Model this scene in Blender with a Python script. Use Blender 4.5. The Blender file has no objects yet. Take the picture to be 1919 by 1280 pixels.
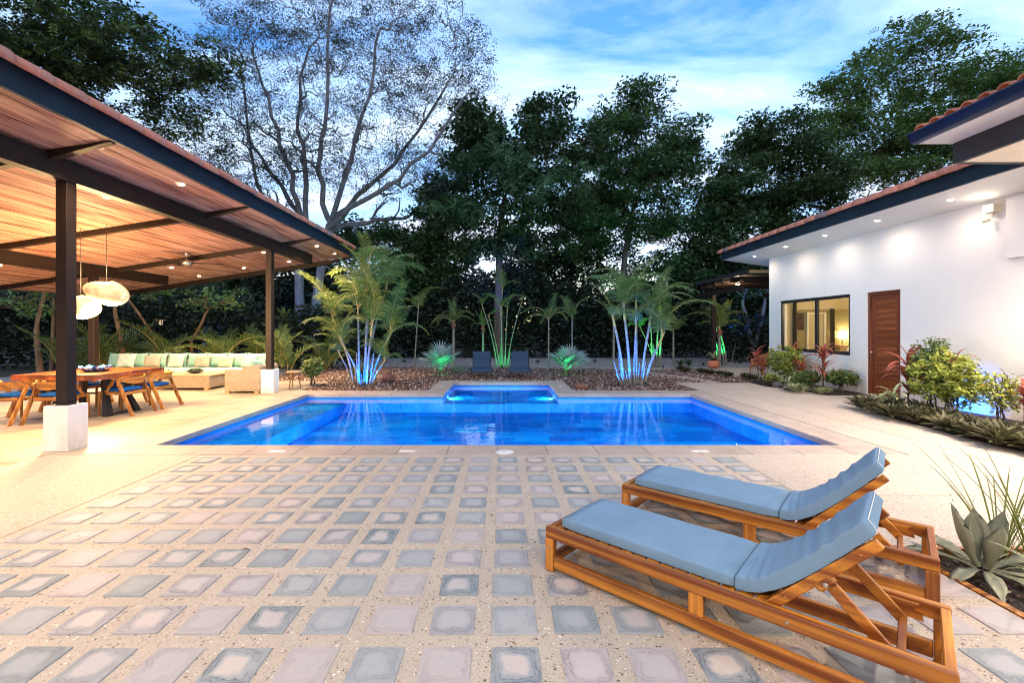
import bpy, math, random
import numpy as np
from mathutils import Vector, Matrix, Euler

SC = bpy.context.scene
COL = SC.collection
PI = math.pi
R = math.radians

# ------------------------------------------------------------------ camera
cam = bpy.data.cameras.new("camera")
cam.sensor_width = 36.0
cam.lens = 16.0
cam.shift_x = 0.0096
cam.shift_y = -0.0120
cam.clip_start = 0.05
cam.clip_end = 2000.0
cam_o = bpy.data.objects.new("camera", cam)
COL.objects.link(cam_o)
cam_o.location = (0, 0, 1.5)
cam_o.rotation_euler = (R(90), 0, 0)
SC.camera = cam_o

# ------------------------------------------------------------------ render settings
SC.render.engine = 'CYCLES'
SC.cycles.use_denoising = True
SC.cycles.sample_clamp_indirect = 6.0
LAMP = 5.2        # overall lamp level against the dusk sky
SC.cycles.filter_width = 1.05
SC.cycles.max_bounces = 8
SC.cycles.diffuse_bounces = 4
SC.cycles.glossy_bounces = 3
SC.cycles.transmission_bounces = 4
SC.cycles.transparent_max_bounces = 12
SC.cycles.caustics_reflective = False
SC.cycles.caustics_refractive = False
SC.view_settings.view_transform = 'Standard'
SC.view_settings.look = 'None'
SC.view_settings.gamma = 1.0
SC.view_settings.use_curve_mapping = False
SC.view_settings.exposure = 1.25

# ------------------------------------------------------------------ world: dusk sky with thin streaky cloud
world = bpy.data.worlds.new("World")
SC.world = world
world.use_nodes = True
wn, wl = world.node_tree.nodes, world.node_tree.links
wn.clear()
w_out = wn.new("ShaderNodeOutputWorld")
w_bg = wn.new("ShaderNodeBackground")
w_sky = wn.new("ShaderNodeTexSky")
w_sky.sky_type = 'NISHITA'
w_sky.sun_disc = False
SUN_EL, SUN_ROT = R(3.0), R(8.0)
w_sky.sun_elevation = SUN_EL
w_sky.sun_rotation = SUN_ROT
w_sky.air_density = 1.0
w_sky.dust_density = 0.3
w_sky.ozone_density = 3.0
SKY_STRENGTH = 0.12
w_tc = wn.new("ShaderNodeTexCoord")
w_sep = wn.new("ShaderNodeSeparateXYZ")
wl.new(w_tc.outputs['Generated'], w_sep.inputs[0])
def wmath(op, a, b=None, clamp=False):
    n = wn.new("ShaderNodeMath"); n.operation = op; n.use_clamp = clamp
    for i, v in enumerate((a, b)):
        if v is None: continue
        if isinstance(v, (int, float)): n.inputs[i].default_value = v
        else: wl.new(v, n.inputs[i])
    return n.outputs[0]
zc = wmath('MAXIMUM', w_sep.outputs[2], 0.0)
zd = wmath('ADD', zc, 0.30)
px_ = wmath('DIVIDE', w_sep.outputs[0], zd)
py_ = wmath('DIVIDE', w_sep.outputs[1], zd)
w_cmb = wn.new("ShaderNodeCombineXYZ")
wl.new(px_, w_cmb.inputs[0]); wl.new(py_, w_cmb.inputs[1])
w_map = wn.new("ShaderNodeMapping")
w_map.inputs['Rotation'].default_value = (0, 0, R(-38))
w_map.inputs['Scale'].default_value = (0.95, 2.6, 1.0)
w_map.inputs['Location'].default_value = (3.1, 1.7, 0.0)
wl.new(w_cmb.outputs[0], w_map.inputs[0])
w_no = wn.new("ShaderNodeTexNoise")
w_no.inputs['Scale'].default_value = 1.15
w_no.inputs['Detail'].default_value = 9.0
w_no.inputs['Roughness'].default_value = 0.58
w_no.inputs['Distortion'].default_value = 0.5
wl.new(w_map.outputs[0], w_no.inputs['Vector'])
w_rp = wn.new("ShaderNodeValToRGB")
w_rp.color_ramp.elements[0].position = 0.34
w_rp.color_ramp.elements[1].position = 0.62
wl.new(w_no.outputs['Fac'], w_rp.inputs[0])
# more veil towards the horizon
w_hz = wmath('MULTIPLY', wmath('SUBTRACT', 0.42, zc), 1.6, True)
w_fc = wmath('MAXIMUM', w_rp.outputs[0], w_hz)
w_fc = wmath('MULTIPLY', w_fc, 0.86)
w_el = wn.new("ShaderNodeValToRGB")      # cloud colour by height: rose glow low, white above
w_el.color_ramp.elements[0].position = 0.05
w_el.color_ramp.elements[0].color = (0.80, 0.60, 0.66, 1)
w_el.color_ramp.elements[1].position = 0.34
w_el.color_ramp.elements[1].color = (0.64, 0.80, 1.0, 1)
wl.new(zc, w_el.inputs[0])
w_cs = wn.new("ShaderNodeMixRGB"); w_cs.blend_type = 'MULTIPLY'; w_cs.inputs[0].default_value = 1.0
wl.new(w_el.outputs[0], w_cs.inputs[1])
CLOUD_V = 6.6
w_cs.inputs[2].default_value = (CLOUD_V, CLOUD_V, CLOUD_V, 1)
w_tint = wn.new("ShaderNodeMixRGB"); w_tint.blend_type = 'MULTIPLY'; w_tint.inputs[0].default_value = 1.0
wl.new(w_sky.outputs[0], w_tint.inputs[1]); w_tint.inputs[2].default_value = (1.45, 2.2, 3.0, 1)
w_mx = wn.new("ShaderNodeMixRGB")
wl.new(w_fc, w_mx.inputs[0]); wl.new(w_tint.outputs[0], w_mx.inputs[1]); wl.new(w_cs.outputs[0], w_mx.inputs[2])
wl.new(w_mx.outputs[0], w_bg.inputs[0])
w_bg.inputs[1].default_value = SKY_STRENGTH
wl.new(w_bg.outputs[0], w_out.inputs[0])

WARM = (1.0, 0.69, 0.42)
WARMW = (1.0, 0.80, 0.62)

# ------------------------------------------------------------------ mesh builder
class MB:
    def __init__(self):
        self.v, self.f, self.n = [], [], 0
    def add(self, verts, faces):
        o = self.n
        self.v.extend([tuple(p) for p in verts]); self.n += len(verts)
        self.f.extend([tuple(i + o for i in f) for f in faces])
        return self
    def box(self, x0, x1, y0, y1, z0, z1, M=None, bev=0.0):
        if x0 > x1: x0, x1 = x1, x0
        if y0 > y1: y0, y1 = y1, y0
        if z0 > z1: z0, z1 = z1, z0
        if bev <= 0:
            vs = [(x0,y0,z0),(x1,y0,z0),(x1,y1,z0),(x0,y1,z0),(x0,y0,z1),(x1,y0,z1),(x1,y1,z1),(x0,y1,z1)]
            fs = [(3,2,1,0),(4,5,6,7),(0,1,5,4),(1,2,6,5),(2,3,7,6),(3,0,4,7)]
        else:                      # chamfered box: 24 verts
            b = min(bev, (x1-x0)*.45, (y1-y0)*.45, (z1-z0)*.45)
            vs, idx = [], {}
            for sx in (0,1):
                for sy in (0,1):
                    for sz in (0,1):
                        X = (x0,x1)[sx]; Y = (y0,y1)[sy]; Z = (z0,z1)[sz]
                        ix = X + (b if sx==0 else -b); iy = Y + (b if sy==0 else -b); iz = Z + (b if sz==0 else -b)
                        idx[(sx,sy,sz,'x')] = len(vs); vs.append((X,iy,iz))
                        idx[(sx,sy,sz,'y')] = len(vs); vs.append((ix,Y,iz))
                        idx[(sx,sy,sz,'z')] = len(vs); vs.append((ix,iy,Z))
            g = lambda a,b_,c,k: idx[(a,b_,c,k)]
            fs = []
            for s in (0,1):
                q = [g(s,0,0,'x'),g(s,1,0,'x'),g(s,1,1,'x'),g(s,0,1,'x')]; fs.append(q if s else q[::-1])
                q = [g(0,s,0,'y'),g(1,s,0,'y'),g(1,s,1,'y'),g(0,s,1,'y')]; fs.append(q[::-1] if s else q)
                q = [g(0,0,s,'z'),g(1,0,s,'z'),g(1,1,s,'z'),g(0,1,s,'z')]; fs.append(q if s else q[::-1])
            for a in (0,1):
                for c in (0,1):
                    fs.append([g(a,c,0,'x'),g(a,c,1,'x'),g(a,c,1,'y'),g(a,c,0,'y')])
                    fs.append([g(a,0,c,'x'),g(a,1,c,'x'),g(a,1,c,'z'),g(a,0,c,'z')])
                    fs.append([g(0,a,c,'y'),g(1,a,c,'y'),g(1,a,c,'z'),g(0,a,c,'z')])
                    for e in (0,1):
                        fs.append([g(a,c,e,'x'),g(a,c,e,'y'),g(a,c,e,'z')])
        if M is not None: vs = [M @ Vector(p) for p in vs]
        return self.add(vs, fs)
    def bar(self, p0, p1, w, t, up=(0,0,1), bev=0.0):
        """box from p0 to p1, width w (sideways), thickness t (along up)"""
        p0, p1 = Vector(p0), Vector(p1); d = p1 - p0; L = d.length; d.normalize()
        u = Vector(up); s = d.cross(u)
        if s.length < 1e-4: s = d.cross(Vector((1,0,0)))
        s.normalize(); u = s.cross(d)
        M = Matrix(((d.x,s.x,u.x,p0.x),(d.y,s.y,u.y,p0.y),(d.z,s.z,u.z,p0.z),(0,0,0,1)))
        return self.box(0, L, -w/2, w/2, -t/2, t/2, M, bev)
    def tube(self, pts, rad, n=6, cap=True, squash=1.0):
        pts = [Vector(p) for p in pts]
        if not hasattr(rad, '__len__'): rad = [rad]*len(pts)
        vs, fs = [], []
        ref = Vector((0.13,0.21,0.97))
        for i, p in enumerate(pts):
            d = (pts[min(i+1,len(pts)-1)] - pts[max(i-1,0)])
            if d.length < 1e-6: d = Vector((0,0,1))
            d.normalize()
            a = d.cross(ref)
            if a.length < 0.15: a = d.cross(Vector((1,0,0)))
            a.normalize(); b = d.cross(a)
            for k in range(n):
                t = 2*PI*k/n
                vs.append(p + (a*math.cos(t) + b*math.sin(t)*squash)*rad[i])
        for i in range(len(pts)-1):
            for k in range(n):
                k2 = (k+1) % n
                fs.append((i*n+k, i*n+k2, (i+1)*n+k2, (i+1)*n+k))
        if cap:
            fs.append(tuple(range(n))[::-1]); fs.append(tuple((len(pts)-1)*n + k for k in range(n)))
        return self.add(vs, fs)
    def lathe(self, prof, c=(0,0,0), n=24, sx=1, sy=1, cap=True):
        vs, fs = [], []
        for r, z in prof:
            for k in range(n):
                t = 2*PI*k/n
                vs.append((c[0]+r*math.cos(t)*sx, c[1]+r*math.sin(t)*sy, c[2]+z))
        m = len(prof)
        for i in range(m-1):
            for k in range(n):
                k2 = (k+1) % n
                fs.append((i*n+k, i*n+k2, (i+1)*n+k2, (i+1)*n+k))
        if cap:
            if prof[0][0] > 1e-4: fs.append(tuple(range(n))[::-1])
            if prof[-1][0] > 1e-4: fs.append(tuple((m-1)*n+k for k in range(n)))
        return self.add(vs, fs)
    def prism(self, poly, z0, z1):
        n = len(poly)
        vs = [(x,y,z0) for x,y in poly] + [(x,y,z1) for x,y in poly]
        fs = [tuple(range(n))[::-1], tuple(range(n,2*n))] + [(i,(i+1)%n,n+(i+1)%n,n+i) for i in range(n)]
        return self.add(vs, fs)
    def mesh(self, name, mat, smooth=False):
        me = bpy.data.meshes.new(name)
        me.from_pydata(self.v, [], self.f)
        if mat is not None: me.materials.append(mat)
        if smooth:
            me.polygons.foreach_set('use_smooth', [True]*len(me.polygons))
        me.update()
        return me
    def build(self, name, mat, parent=None, loc=None, rot=None, smooth=False, **kw):
        return link(name, self.mesh(name, mat, smooth), parent, loc, rot, **kw)

def link(name, me, parent=None, loc=None, rot=None, scale=None, kind=None, label=None):
    o = bpy.data.objects.new(name, me)
    COL.objects.link(o)
    if parent is not None: o.parent = parent
    if loc is not None: o.location = loc
    if rot is not None: o.rotation_euler = rot
    if scale is not None: o.scale = (scale,)*3 if isinstance(scale,(int,float)) else scale
    if kind: o['kind'] = kind
    if label: o['label'] = label
    return o

def np_mesh(name, V, F, mat, smooth=False):
    """fast mesh from arrays; F is (m,3) or (m,4)"""
    V = np.asarray(V, np.float32); F = np.asarray(F, np.int32)
    k = F.shape[1]
    me = bpy.data.meshes.new(name)
    me.vertices.add(len(V)); me.vertices.foreach_set('co', V.ravel())
    me.loops.add(F.size); me.loops.foreach_set('vertex_index', F.ravel())
    me.polygons.add(len(F))
    me.polygons.foreach_set('loop_start', np.arange(0, F.size, k, dtype=np.int32))
    me.polygons.foreach_set('loop_total', np.full(len(F), k, np.int32))
    if smooth: me.polygons.foreach_set('use_smooth', np.ones(len(F), bool))
    me.materials.append(mat)
    me.update(calc_edges=True)
    return me

def thing(name, label, cat, loc=(0,0,0), rz=0.0, group=None):
    o = bpy.data.objects.new(name, None); COL.objects.link(o)
    o.empty_display_size = 0.1
    o.location = loc; o.rotation_euler = (0,0,rz)
    o['label'] = label; o['category'] = cat
    if group: o['group'] = group
    return o
def tag(o, label, cat, group=None):
    o['label'] = label; o['category'] = cat
    if group: o['group'] = group
    return o
def kids(o): return [c for c in ALLCH.get(o.name, [])]
def copy_tree(o, loc, rz, label, group=None):
    r = o.copy(); COL.objects.link(r); r.location = loc; r.rotation_euler = (0,0,rz); r['label'] = label
    if group: r['group'] = group
    for ch in list(o.children):
        c = ch.copy(); COL.objects.link(c); c.parent = r
        for g in list(ch.children):
            d = g.copy(); COL.objects.link(d); d.parent = c
    return r

def lamp(kind, loc, energy, color, parent=None, target=None, size=60, blend=0.6, radius=0.04, name="lamp"):
    l = bpy.data.lights.new(name, kind); l.energy = energy*LAMP; l.color = color
    l.shadow_soft_size = radius
    if kind == 'SPOT': l.spot_size = R(size); l.spot_blend = blend
    o = bpy.data.objects.new(name, l); COL.objects.link(o)
    o.location = loc
    if target is not None:
        d = Vector(target) - Vector(loc)
        o.rotation_euler = d.to_track_quat('-Z', 'Y').to_euler()
    if parent is not None: o.parent = parent
    return o

def PX(x, y, D):            # measured point of the photograph at depth D -> place coordinates
    return Vector(((x-941)*D/853.0, D, 1.5 + (617-y)*D/853.0))

# ------------------------------------------------------------------ materials
class NT:
    def __init__(self, name):
        self.m = bpy.data.materials.new(name); self.m.use_nodes = True
        self.t = self.m.node_tree; self.t.nodes.clear()
        self.out = self.t.nodes.new('ShaderNodeOutputMaterial')
    def n(self, typ, props=None, ins=None):
        nd = self.t.nodes.new(typ)
        for k, v in (props or {}).items(): setattr(nd, k, v)
        for k, v in (ins or {}).items(): self.set(nd.inputs[k], v)
        return nd
    def set(self, s, v):
        if isinstance(v, bpy.types.NodeSocket): self.t.links.new(v, s)
        elif isinstance(v, bpy.types.Node): self.t.links.new(v.outputs[0], s)
        else:
            if isinstance(v, tuple) and len(v) == 3 and s.type == 'RGBA': v = v + (1,)
            s.default_value = v
    def math(self, op, a, b=0.0, clamp=False):
        nd = self.n('ShaderNodeMath', {'operation': op, 'use_clamp': clamp})
        self.set(nd.inputs[0], a); self.set(nd.inputs[1], b); return nd.outputs[0]
    def mix(self, f, a, b, mode='MIX'):
        nd = self.n('ShaderNodeMixRGB', {'blend_type': mode})
        self.set(nd.inputs[0], f); self.set(nd.inputs[1], a); self.set(nd.inputs[2], b); return nd.outputs[0]
    def ramp(self, f, stops):
        nd = self.n('ShaderNodeValToRGB'); cr = nd.color_ramp
        while len(cr.elements) < len(stops): cr.elements.new(0.5)
        for e, (p, c) in zip(cr.elements, stops):
            e.position = p; e.color = c if len(c) == 4 else c + (1,)
        self.set(nd.inputs[0], f); return nd.outputs[0]
    def coord(self, scale=(1,1,1), rot=(0,0,0), kind='Object'):
        tc = self.n('ShaderNodeTexCoord')
        mp = self.n('ShaderNodeMapping', ins={'Vector': tc.outputs[kind]})
        mp.inputs['Scale'].default_value = scale; mp.inputs['Rotation'].default_value = rot
        return mp.outputs[0]
    def wcoord(self, scale=(1,1,1), rot=(0,0,0)):
        g = self.n('ShaderNodeNewGeometry')
        mp = self.n('ShaderNodeMapping', ins={'Vector': g.outputs['Position']})
        mp.inputs['Scale'].default_value = scale; mp.inputs['Rotation'].default_value = rot
        return mp.outputs[0]
    def noise(self, vec, scale=5, detail=4, rough=0.55, dist=0.0, out='Fac'):
        nd = self.n('ShaderNodeTexNoise', ins={'Vector': vec, 'Scale': scale, 'Detail': detail, 'Roughness': rough, 'Distortion': dist})
        return nd.outputs[out]
    def bump(self, h, strength=0.3, dist=0.01):
        return self.n('ShaderNodeBump', ins={'Height': h, 'Strength': strength, 'Distance': dist}).outputs[0]
    def pbr(self, col, rough=0.6, normal=None, metal=0.0, spec=0.5, emit=None, es=0.0, alpha=None, coat=0.0, sheen=0.0):
        nd = self.n('ShaderNodeBsdfPrincipled')
        self.set(nd.inputs['Base Color'], col); self.set(nd.inputs['Roughness'], rough)
        self.set(nd.inputs['Metallic'], metal); self.set(nd.inputs['Specular IOR Level'], spec)
        if normal is not None: self.set(nd.inputs['Normal'], normal)
        if emit is not None:
            self.set(nd.inputs['Emission Color'], emit); self.set(nd.inputs['Emission Strength'], es)
        if coat: self.set(nd.inputs['Coat Weight'], coat)
        if sheen: self.set(nd.inputs['Sheen Weight'], sheen)
        return nd.outputs[0]
    def done(self, sh):
        self.t.links.new(sh, self.out.inputs[0]); return self.m

def simple(name, col, rough=0.6, var=0.15, scale=4.0, bump=0.15, metal=0.0, spec=0.5, sheen=0.0, detail=5, bs=None, bd=0.004, coat=0.0):
    t = NT(name); c = t.coord()
    nz = t.noise(c, scale, detail)
    lo = tuple(max(0, x*(1-var)) for x in col); hi = tuple(min(1, x*(1+var)) for x in col)
    cc = t.ramp(nz, [(0.3, lo), (0.7, hi)])
    nb = t.noise(c, bs or scale*8, 4)
    rr = t.math('ADD', t.math('MULTIPLY', nz, 0.16), rough-0.08)
    return t.done(t.pbr(cc, rr, t.bump(nb, bump, bd), metal, spec, sheen=sheen, coat=coat))

def emis(name, col, s):
    t = NT(name)
    e = t.n('ShaderNodeEmission', ins={'Color': col, 'Strength': s})
    return t.done(e.outputs[0])

def wood(name, axis, dark, light, rough=0.45, sc=1.0, coat=0.15):
    """grain runs along axis 0/1/2 of object space"""
    t = NT(name)
    s = [14*sc, 14*sc, 14*sc]; s[axis] = 0.9*sc
    s2 = [60*sc, 60*sc, 60*sc]; s2[axis] = 1.6*sc
    c = t.coord(tuple(s)); c2 = t.coord(tuple(s2))
    oi = t.n('ShaderNodeObjectInfo')
    add = t.n('ShaderNodeVectorMath', {'operation': 'ADD'})
    t.set(add.inputs[0], c); 
    cmb = t.n('ShaderNodeCombineXYZ'); 
    k = t.math('MULTIPLY', oi.outputs['Random'], 37.0)
    for i in range(3): t.set(cmb.inputs[i], k)
    t.set(add.inputs[1], cmb.outputs[0])
    big = t.noise(add.outputs[0], 1.0, 5, 0.6, 1.3)
    fine = t.noise(c2, 1.0, 4, 0.65, 0.2)
    wv = t.n('ShaderNodeTexWave', {'wave_type': 'RINGS'}, {'Vector': add.outputs[0], 'Scale': 0.35, 'Distortion': 7.0, 'Detail': 3.0, 'Detail Scale': 1.2})
    m = t.math('ADD', t.math('MULTIPLY', big, 0.65), t.math('MULTIPLY', wv.outputs['Fac'], 0.35))
    base = t.ramp(m, [(0.28, dark), (0.5, tuple((a+b)/2 for a, b in zip(dark, light))), (0.74, light)])
    base = t.mix(t.math('MULTIPLY', t.math('SUBTRACT', 0.62, fine, True), 1.7, True), base, tuple(x*0.45 for x in dark))
    tone = t.ramp(oi.outputs['Random'], [(0.0, (0.78,0.74,0.7)), (1.0, (1.15,1.12,1.08))])
    base = t.mix(1.0, base, tone, 'MULTIPLY')
    return t.done(t.pbr(base, rough, t.bump(fine, 0.25, 0.002), coat=coat))

def foliage(name, dark, light, rough=0.5, trans=0.25, clump=0.5, spec=0.4):
    t = NT(name)
    g = t.n('ShaderNodeNewGeometry')
    big = t.noise(t.coord((clump,)*3), 1.0, 3, 0.6)
    f = t.math('ADD', t.math('MULTIPLY', g.outputs['Random Per Island'], 0.65), t.math('MULTIPLY', t.math('SUBTRACT', big, 0.3), 0.9), True)
    oi = t.n('ShaderNodeObjectInfo')
    f = t.math('ADD', f, t.math('MULTIPLY', t.math('SUBTRACT', oi.outputs['Random'], 0.5), 0.25), True)
    col = t.ramp(f, [(0.1, dark), (0.9, light)])
    p = t.pbr(col, rough, spec=spec)
    tr = t.n('ShaderNodeBsdfTranslucent', ins={'Color': t.mix(0.5, col, light)})
    mx = t.n('ShaderNodeMixShader', ins={0: trans}); t.set(mx.inputs[1], p); t.set(mx.inputs[2], tr.outputs[0])
    return t.done(mx.outputs[0])

M = {}
# concrete with exposed aggregate
def aggregate(name, base, dots=1.0, sc=1.0, warm=0.0):
    t = NT(name); c = t.wcoord()
    n1 = t.noise(c, 0.9, 5, 0.6); n2 = t.noise(c, 14, 5, 0.7); n3 = t.noise(c, 90, 3, 0.7)
    b = t.ramp(n1, [(0.3, tuple(x*0.86 for x in base)), (0.7, tuple(min(1,x*1.1) for x in base))])
    b = t.mix(t.math('MULTIPLY', t.math('SUBTRACT', n2, 0.45, True), 0.9, True), b, tuple(x*0.72 for x in base))
    col = b; hgt = n3
    for s, thr, ofs in ((62*sc, 0.30, 0.0), (110*sc, 0.26, 3.3), (200*sc, 0.3, 7.1)):
        mp = t.n('ShaderNodeMapping', ins={'Vector': c}); mp.inputs['Location'].default_value = (ofs, ofs*1.7, 0)
        mp.inputs['Scale'].default_value = (1, 1, 0.001)
        dv = t.n('ShaderNodeVectorMath', {'operation': 'ADD'}); t.set(dv.inputs[0], mp.outputs[0])
        nn = t.n('ShaderNodeTexNoise', ins={'Vector': mp.outputs[0], 'Scale': s*0.8, 'Detail': 1.0})
        sc_ = t.n('ShaderNodeVectorMath', {'operation': 'SCALE'}); t.set(sc_.inputs[0], nn.outputs['Color']); sc_.inputs['Scale'].default_value = 0.35/s*1.4
        t.set(dv.inputs[1], sc_.outputs[0])
        vo = t.n('ShaderNodeTexVoronoi', {'feature': 'F1'}, {'Vector': dv.outputs[0], 'Scale': s})
        sep = t.n('ShaderNodeSeparateColor', ins={0: vo.outputs['Color']})
        is_in = t.math('LESS_THAN', vo.outputs['Distance'], t.math('MULTIPLY', t.math('ADD', sep.outputs[1], 0.45), thr*1.15))
        keep = t.math('GREATER_THAN', sep.outputs[0], 0.45)
        fac = t.math('MULTIPLY', t.math('MULTIPLY', is_in, keep), dots)
        cc = t.ramp(sep.outputs[2], [(0.0, (0.10,0.075,0.06)), (0.10, (0.26,0.20,0.15)), (0.18, (0.54,0.44,0.32)), (0.55, (0.62,0.56,0.46)), (0.8, (0.78,0.75,0.68)), (1.0, (0.85,0.83,0.8))])
        cc2 = [n for n in t.t.nodes if n.type == 'VALTORGB'][-1]; cc2.color_ramp.interpolation = 'CONSTANT'
        col = t.mix(fac, col, cc)
        hgt = t.math('ADD', hgt, t.math('MULTIPLY', fac, -0.7))
    return t.done(t.pbr(col, 0.72, t.bump(hgt, 0.35, 0.003), spec=0.35))
M['agg'] = aggregate('washed concrete', (0.50, 0.42, 0.34))
M['agg_pink'] = aggregate('pebble concrete', (0.50, 0.42, 0.36), 0.9, 0.8)

# hand made cement tile
def cement_tile():
    t = NT('cement tile')
    tc = t.n('ShaderNodeTexCoord'); oi = t.n('ShaderNodeObjectInfo')
    rnd = oi.outputs['Random']
    off = t.n('ShaderNodeCombineXYZ'); t.set(off.inputs[0], t.math('MULTIPLY', rnd, 91.0)); t.set(off.inputs[1], t.math('MULTIPLY', rnd, 53.0))
    av = t.n('ShaderNodeVectorMath', {'operation': 'ADD'}); t.set(av.inputs[0], tc.outputs['Object']); t.set(av.inputs[1], off.outputs[0])
    nz = t.noise(av.outputs[0], 9, 3, 0.6); nz2 = t.noise(av.outputs[0], 26, 4, 0.7); nzl = t.noise(av.outputs[0], 5, 2)
    sep = t.n('ShaderNodeSeparateXYZ', ins={0: tc.outputs['Object']})
    ax = t.math('ABSOLUTE', sep.outputs[0]); ay = t.math('ABSOLUTE', sep.outputs[1])
    p = t.math('POWER', t.math('ADD', t.math('POWER', ax, 5.0), t.math('POWER', ay, 5.0)), 0.2)
    d = t.math('DIVIDE', p, 0.1125)
    nzv = t.noise(av.outputs[0], 4.5, 2)
    d = t.math('ADD', d, t.math('MULTIPLY', t.math('SUBTRACT', nz, 0.5), 0.70))
    d = t.math('ADD', d, t.math('MULTIPLY', t.math('SUBTRACT', nz2, 0.5), 0.38))
    d = t.math('ADD', d, t.math('MULTIPLY', t.math('SUBTRACT', nzv, 0.5), 0.38))
    ring = t.ramp(d, [(0.0, (0,0,0)), (0.52, (0,0,0)), (0.66, (0.2,)*3), (0.72, (1,1,1)), (0.765, (0.25,)*3), (0.90, (0.9,)*3), (0.97, (0.3,)*3)])
    wn = t.n('ShaderNodeTexWhiteNoise', {'noise_dimensions': '1D'}); t.set(wn.inputs['W'], t.math('MULTIPLY', rnd, 777.0))
    r2 = wn.outputs['Value']
    base = t.ramp(rnd, [(0.0, (0.28,0.31,0.32)), (0.3, (0.39,0.395,0.395)), (0.55, (0.33,0.345,0.355)), (0.75, (0.43,0.395,0.395)), (1.0, (0.49,0.425,0.405))])
    cen = t.ramp(r2, [(0.0, (0.34,0.38,0.39)), (0.45, (0.44,0.44,0.44)), (0.75, (0.52,0.455,0.435)), (1.0, (0.56,0.48,0.41))])
    incen = t.ramp(d, [(0.40, (1,1,1)), (0.56, (0,0,0))])
    col = t.mix(t.math('MULTIPLY', incen, t.math('ADD', t.math('MULTIPLY', r2, 0.9), 0.1)), base, cen)
    edge = t.ramp(rnd, [(0.0, (0.03,0.07,0.09)), (0.5, (0.08,0.115,0.14)), (1.0, (0.16,0.14,0.155))])
    st = t.math('MULTIPLY', t.math('MULTIPLY', ring, t.math('ADD', t.math('MULTIPLY', t.math('ADD', nzl, t.math('SUBTRACT', nz2, 0.5)), 1.9), -0.30), True), t.math('ADD', t.math('MULTIPLY', r2, 0.7), 0.35), True)
    col = t.mix(st, col, edge)
    col = t.mix(t.math('MULTIPLY', t.math('SUBTRACT', nz2, 0.55, True), 1.3, True), col, (0.58,0.55,0.53))
    col = t.mix(t.math('MULTIPLY', t.math('SUBTRACT', 0.46, nz2, True), 1.2, True), col, (0.14,0.16,0.18))
    return t.done(t.pbr(col, t.math('ADD', t.math('MULTIPLY', nz2, 0.25), 0.50), t.bump(nz2, 0.2, 0.002), spec=0.3))
M['cement'] = cement_tile()

# porcelain floor of the pavilion
def porcelain():
    t = NT('limestone floor tile'); c = t.wcoord((0.6, 2.2, 1)); oi = t.n('ShaderNodeObjectInfo')
    n1 = t.noise(c, 2.2, 6, 0.62, 0.6); n2 = t.noise(c, 40, 3)
    b = t.ramp(n1, [(0.3, (0.29,0.24,0.18)), (0.5, (0.37,0.315,0.245)), (0.72, (0.46,0.405,0.325))])
    tone = t.ramp(oi.outputs['Random'], [(0, (0.88,0.88,0.88)), (1, (1.06,1.06,1.06))])
    b = t.mix(1.0, b, tone, 'MULTIPLY')
    return t.done(t.pbr(b, t.math('ADD', t.math('MULTIPLY', n1, 0.2), 0.38), t.bump(n2, 0.1, 0.002), spec=0.4))
M['porc'] = porcelain()
M['joint'] = simple('joint mortar', (0.24,0.19,0.15), 0.85, 0.2, 6)
M['coping'] = None
def coping():
    t = NT('coping stone'); c = t.wcoord(); oi = t.n('ShaderNodeObjectInfo')
    n1 = t.noise(c, 3, 5, 0.6); n2 = t.noise(c, 60, 4, 0.75)
    b = t.ramp(n1, [(0.3, (0.38,0.30,0.255)), (0.7, (0.49,0.41,0.35))])
    b = t.mix(t.math('MULTIPLY', t.math('SUBTRACT', n2, 0.5, True), 2.0, True), b, (0.26,0.20,0.17))
    tone = t.ramp(oi.outputs['Random'], [(0, (0.93,0.93,0.93)), (1, (1.05,1.05,1.05))])
    return t.done(t.pbr(t.mix(1.0, b, tone, 'MULTIPLY'), 0.65, t.bump(n2, 0.3, 0.002)))
M['coping'] = coping()
def plaster():
    t = NT('white plaster'); c = t.wcoord()
    n1 = t.noise(c, 0.8, 5, 0.6); n2 = t.noise(c, 30, 5, 0.7); n3 = t.noise(t.wcoord((6,6,1.2)), 1.0, 5, 0.7)
    s = t.n('ShaderNodeSeparateXYZ', ins={0: c})
    base = t.ramp(n1, [(0.3, (0.77,0.755,0.735)), (0.7, (0.83,0.82,0.80))])
    low = t.math('MULTIPLY', t.math('SUBTRACT', 0.42, s.outputs[2], True), 1.9, True)
    st = t.math('MULTIPLY', low, t.math('MULTIPLY', t.math('SUBTRACT', n3, 0.40, True), 3.2, True), True)
    col = t.mix(st, base, (0.46,0.38,0.29))
    return t.done(t.pbr(col, 0.85, t.bump(n2, 0.28, 0.006), spec=0.3))
M['white'] = plaster()
M['soffit'] = simple('white soffit', (0.76,0.75,0.72), 0.8, 0.03, 2.0, 0.05)
M['steel'] = simple('dark painted steel', (0.020,0.019,0.024), 0.6, 0.25, 5, 0.12, spec=0.5)
M['steel_brown'] = simple('brown painted steel', (0.020,0.012,0.009), 0.55, 0.2, 4, 0.12, bs=30, spec=0.25)
M['fascia'] = simple('blue grey fascia', (0.012,0.026,0.040), 0.6, 0.2, 2, 0.08, spec=0.2)
M['gutter'] = simple('navy gutter', (0.016,0.032,0.085), 0.35, 0.2, 2, 0.05)
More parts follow.
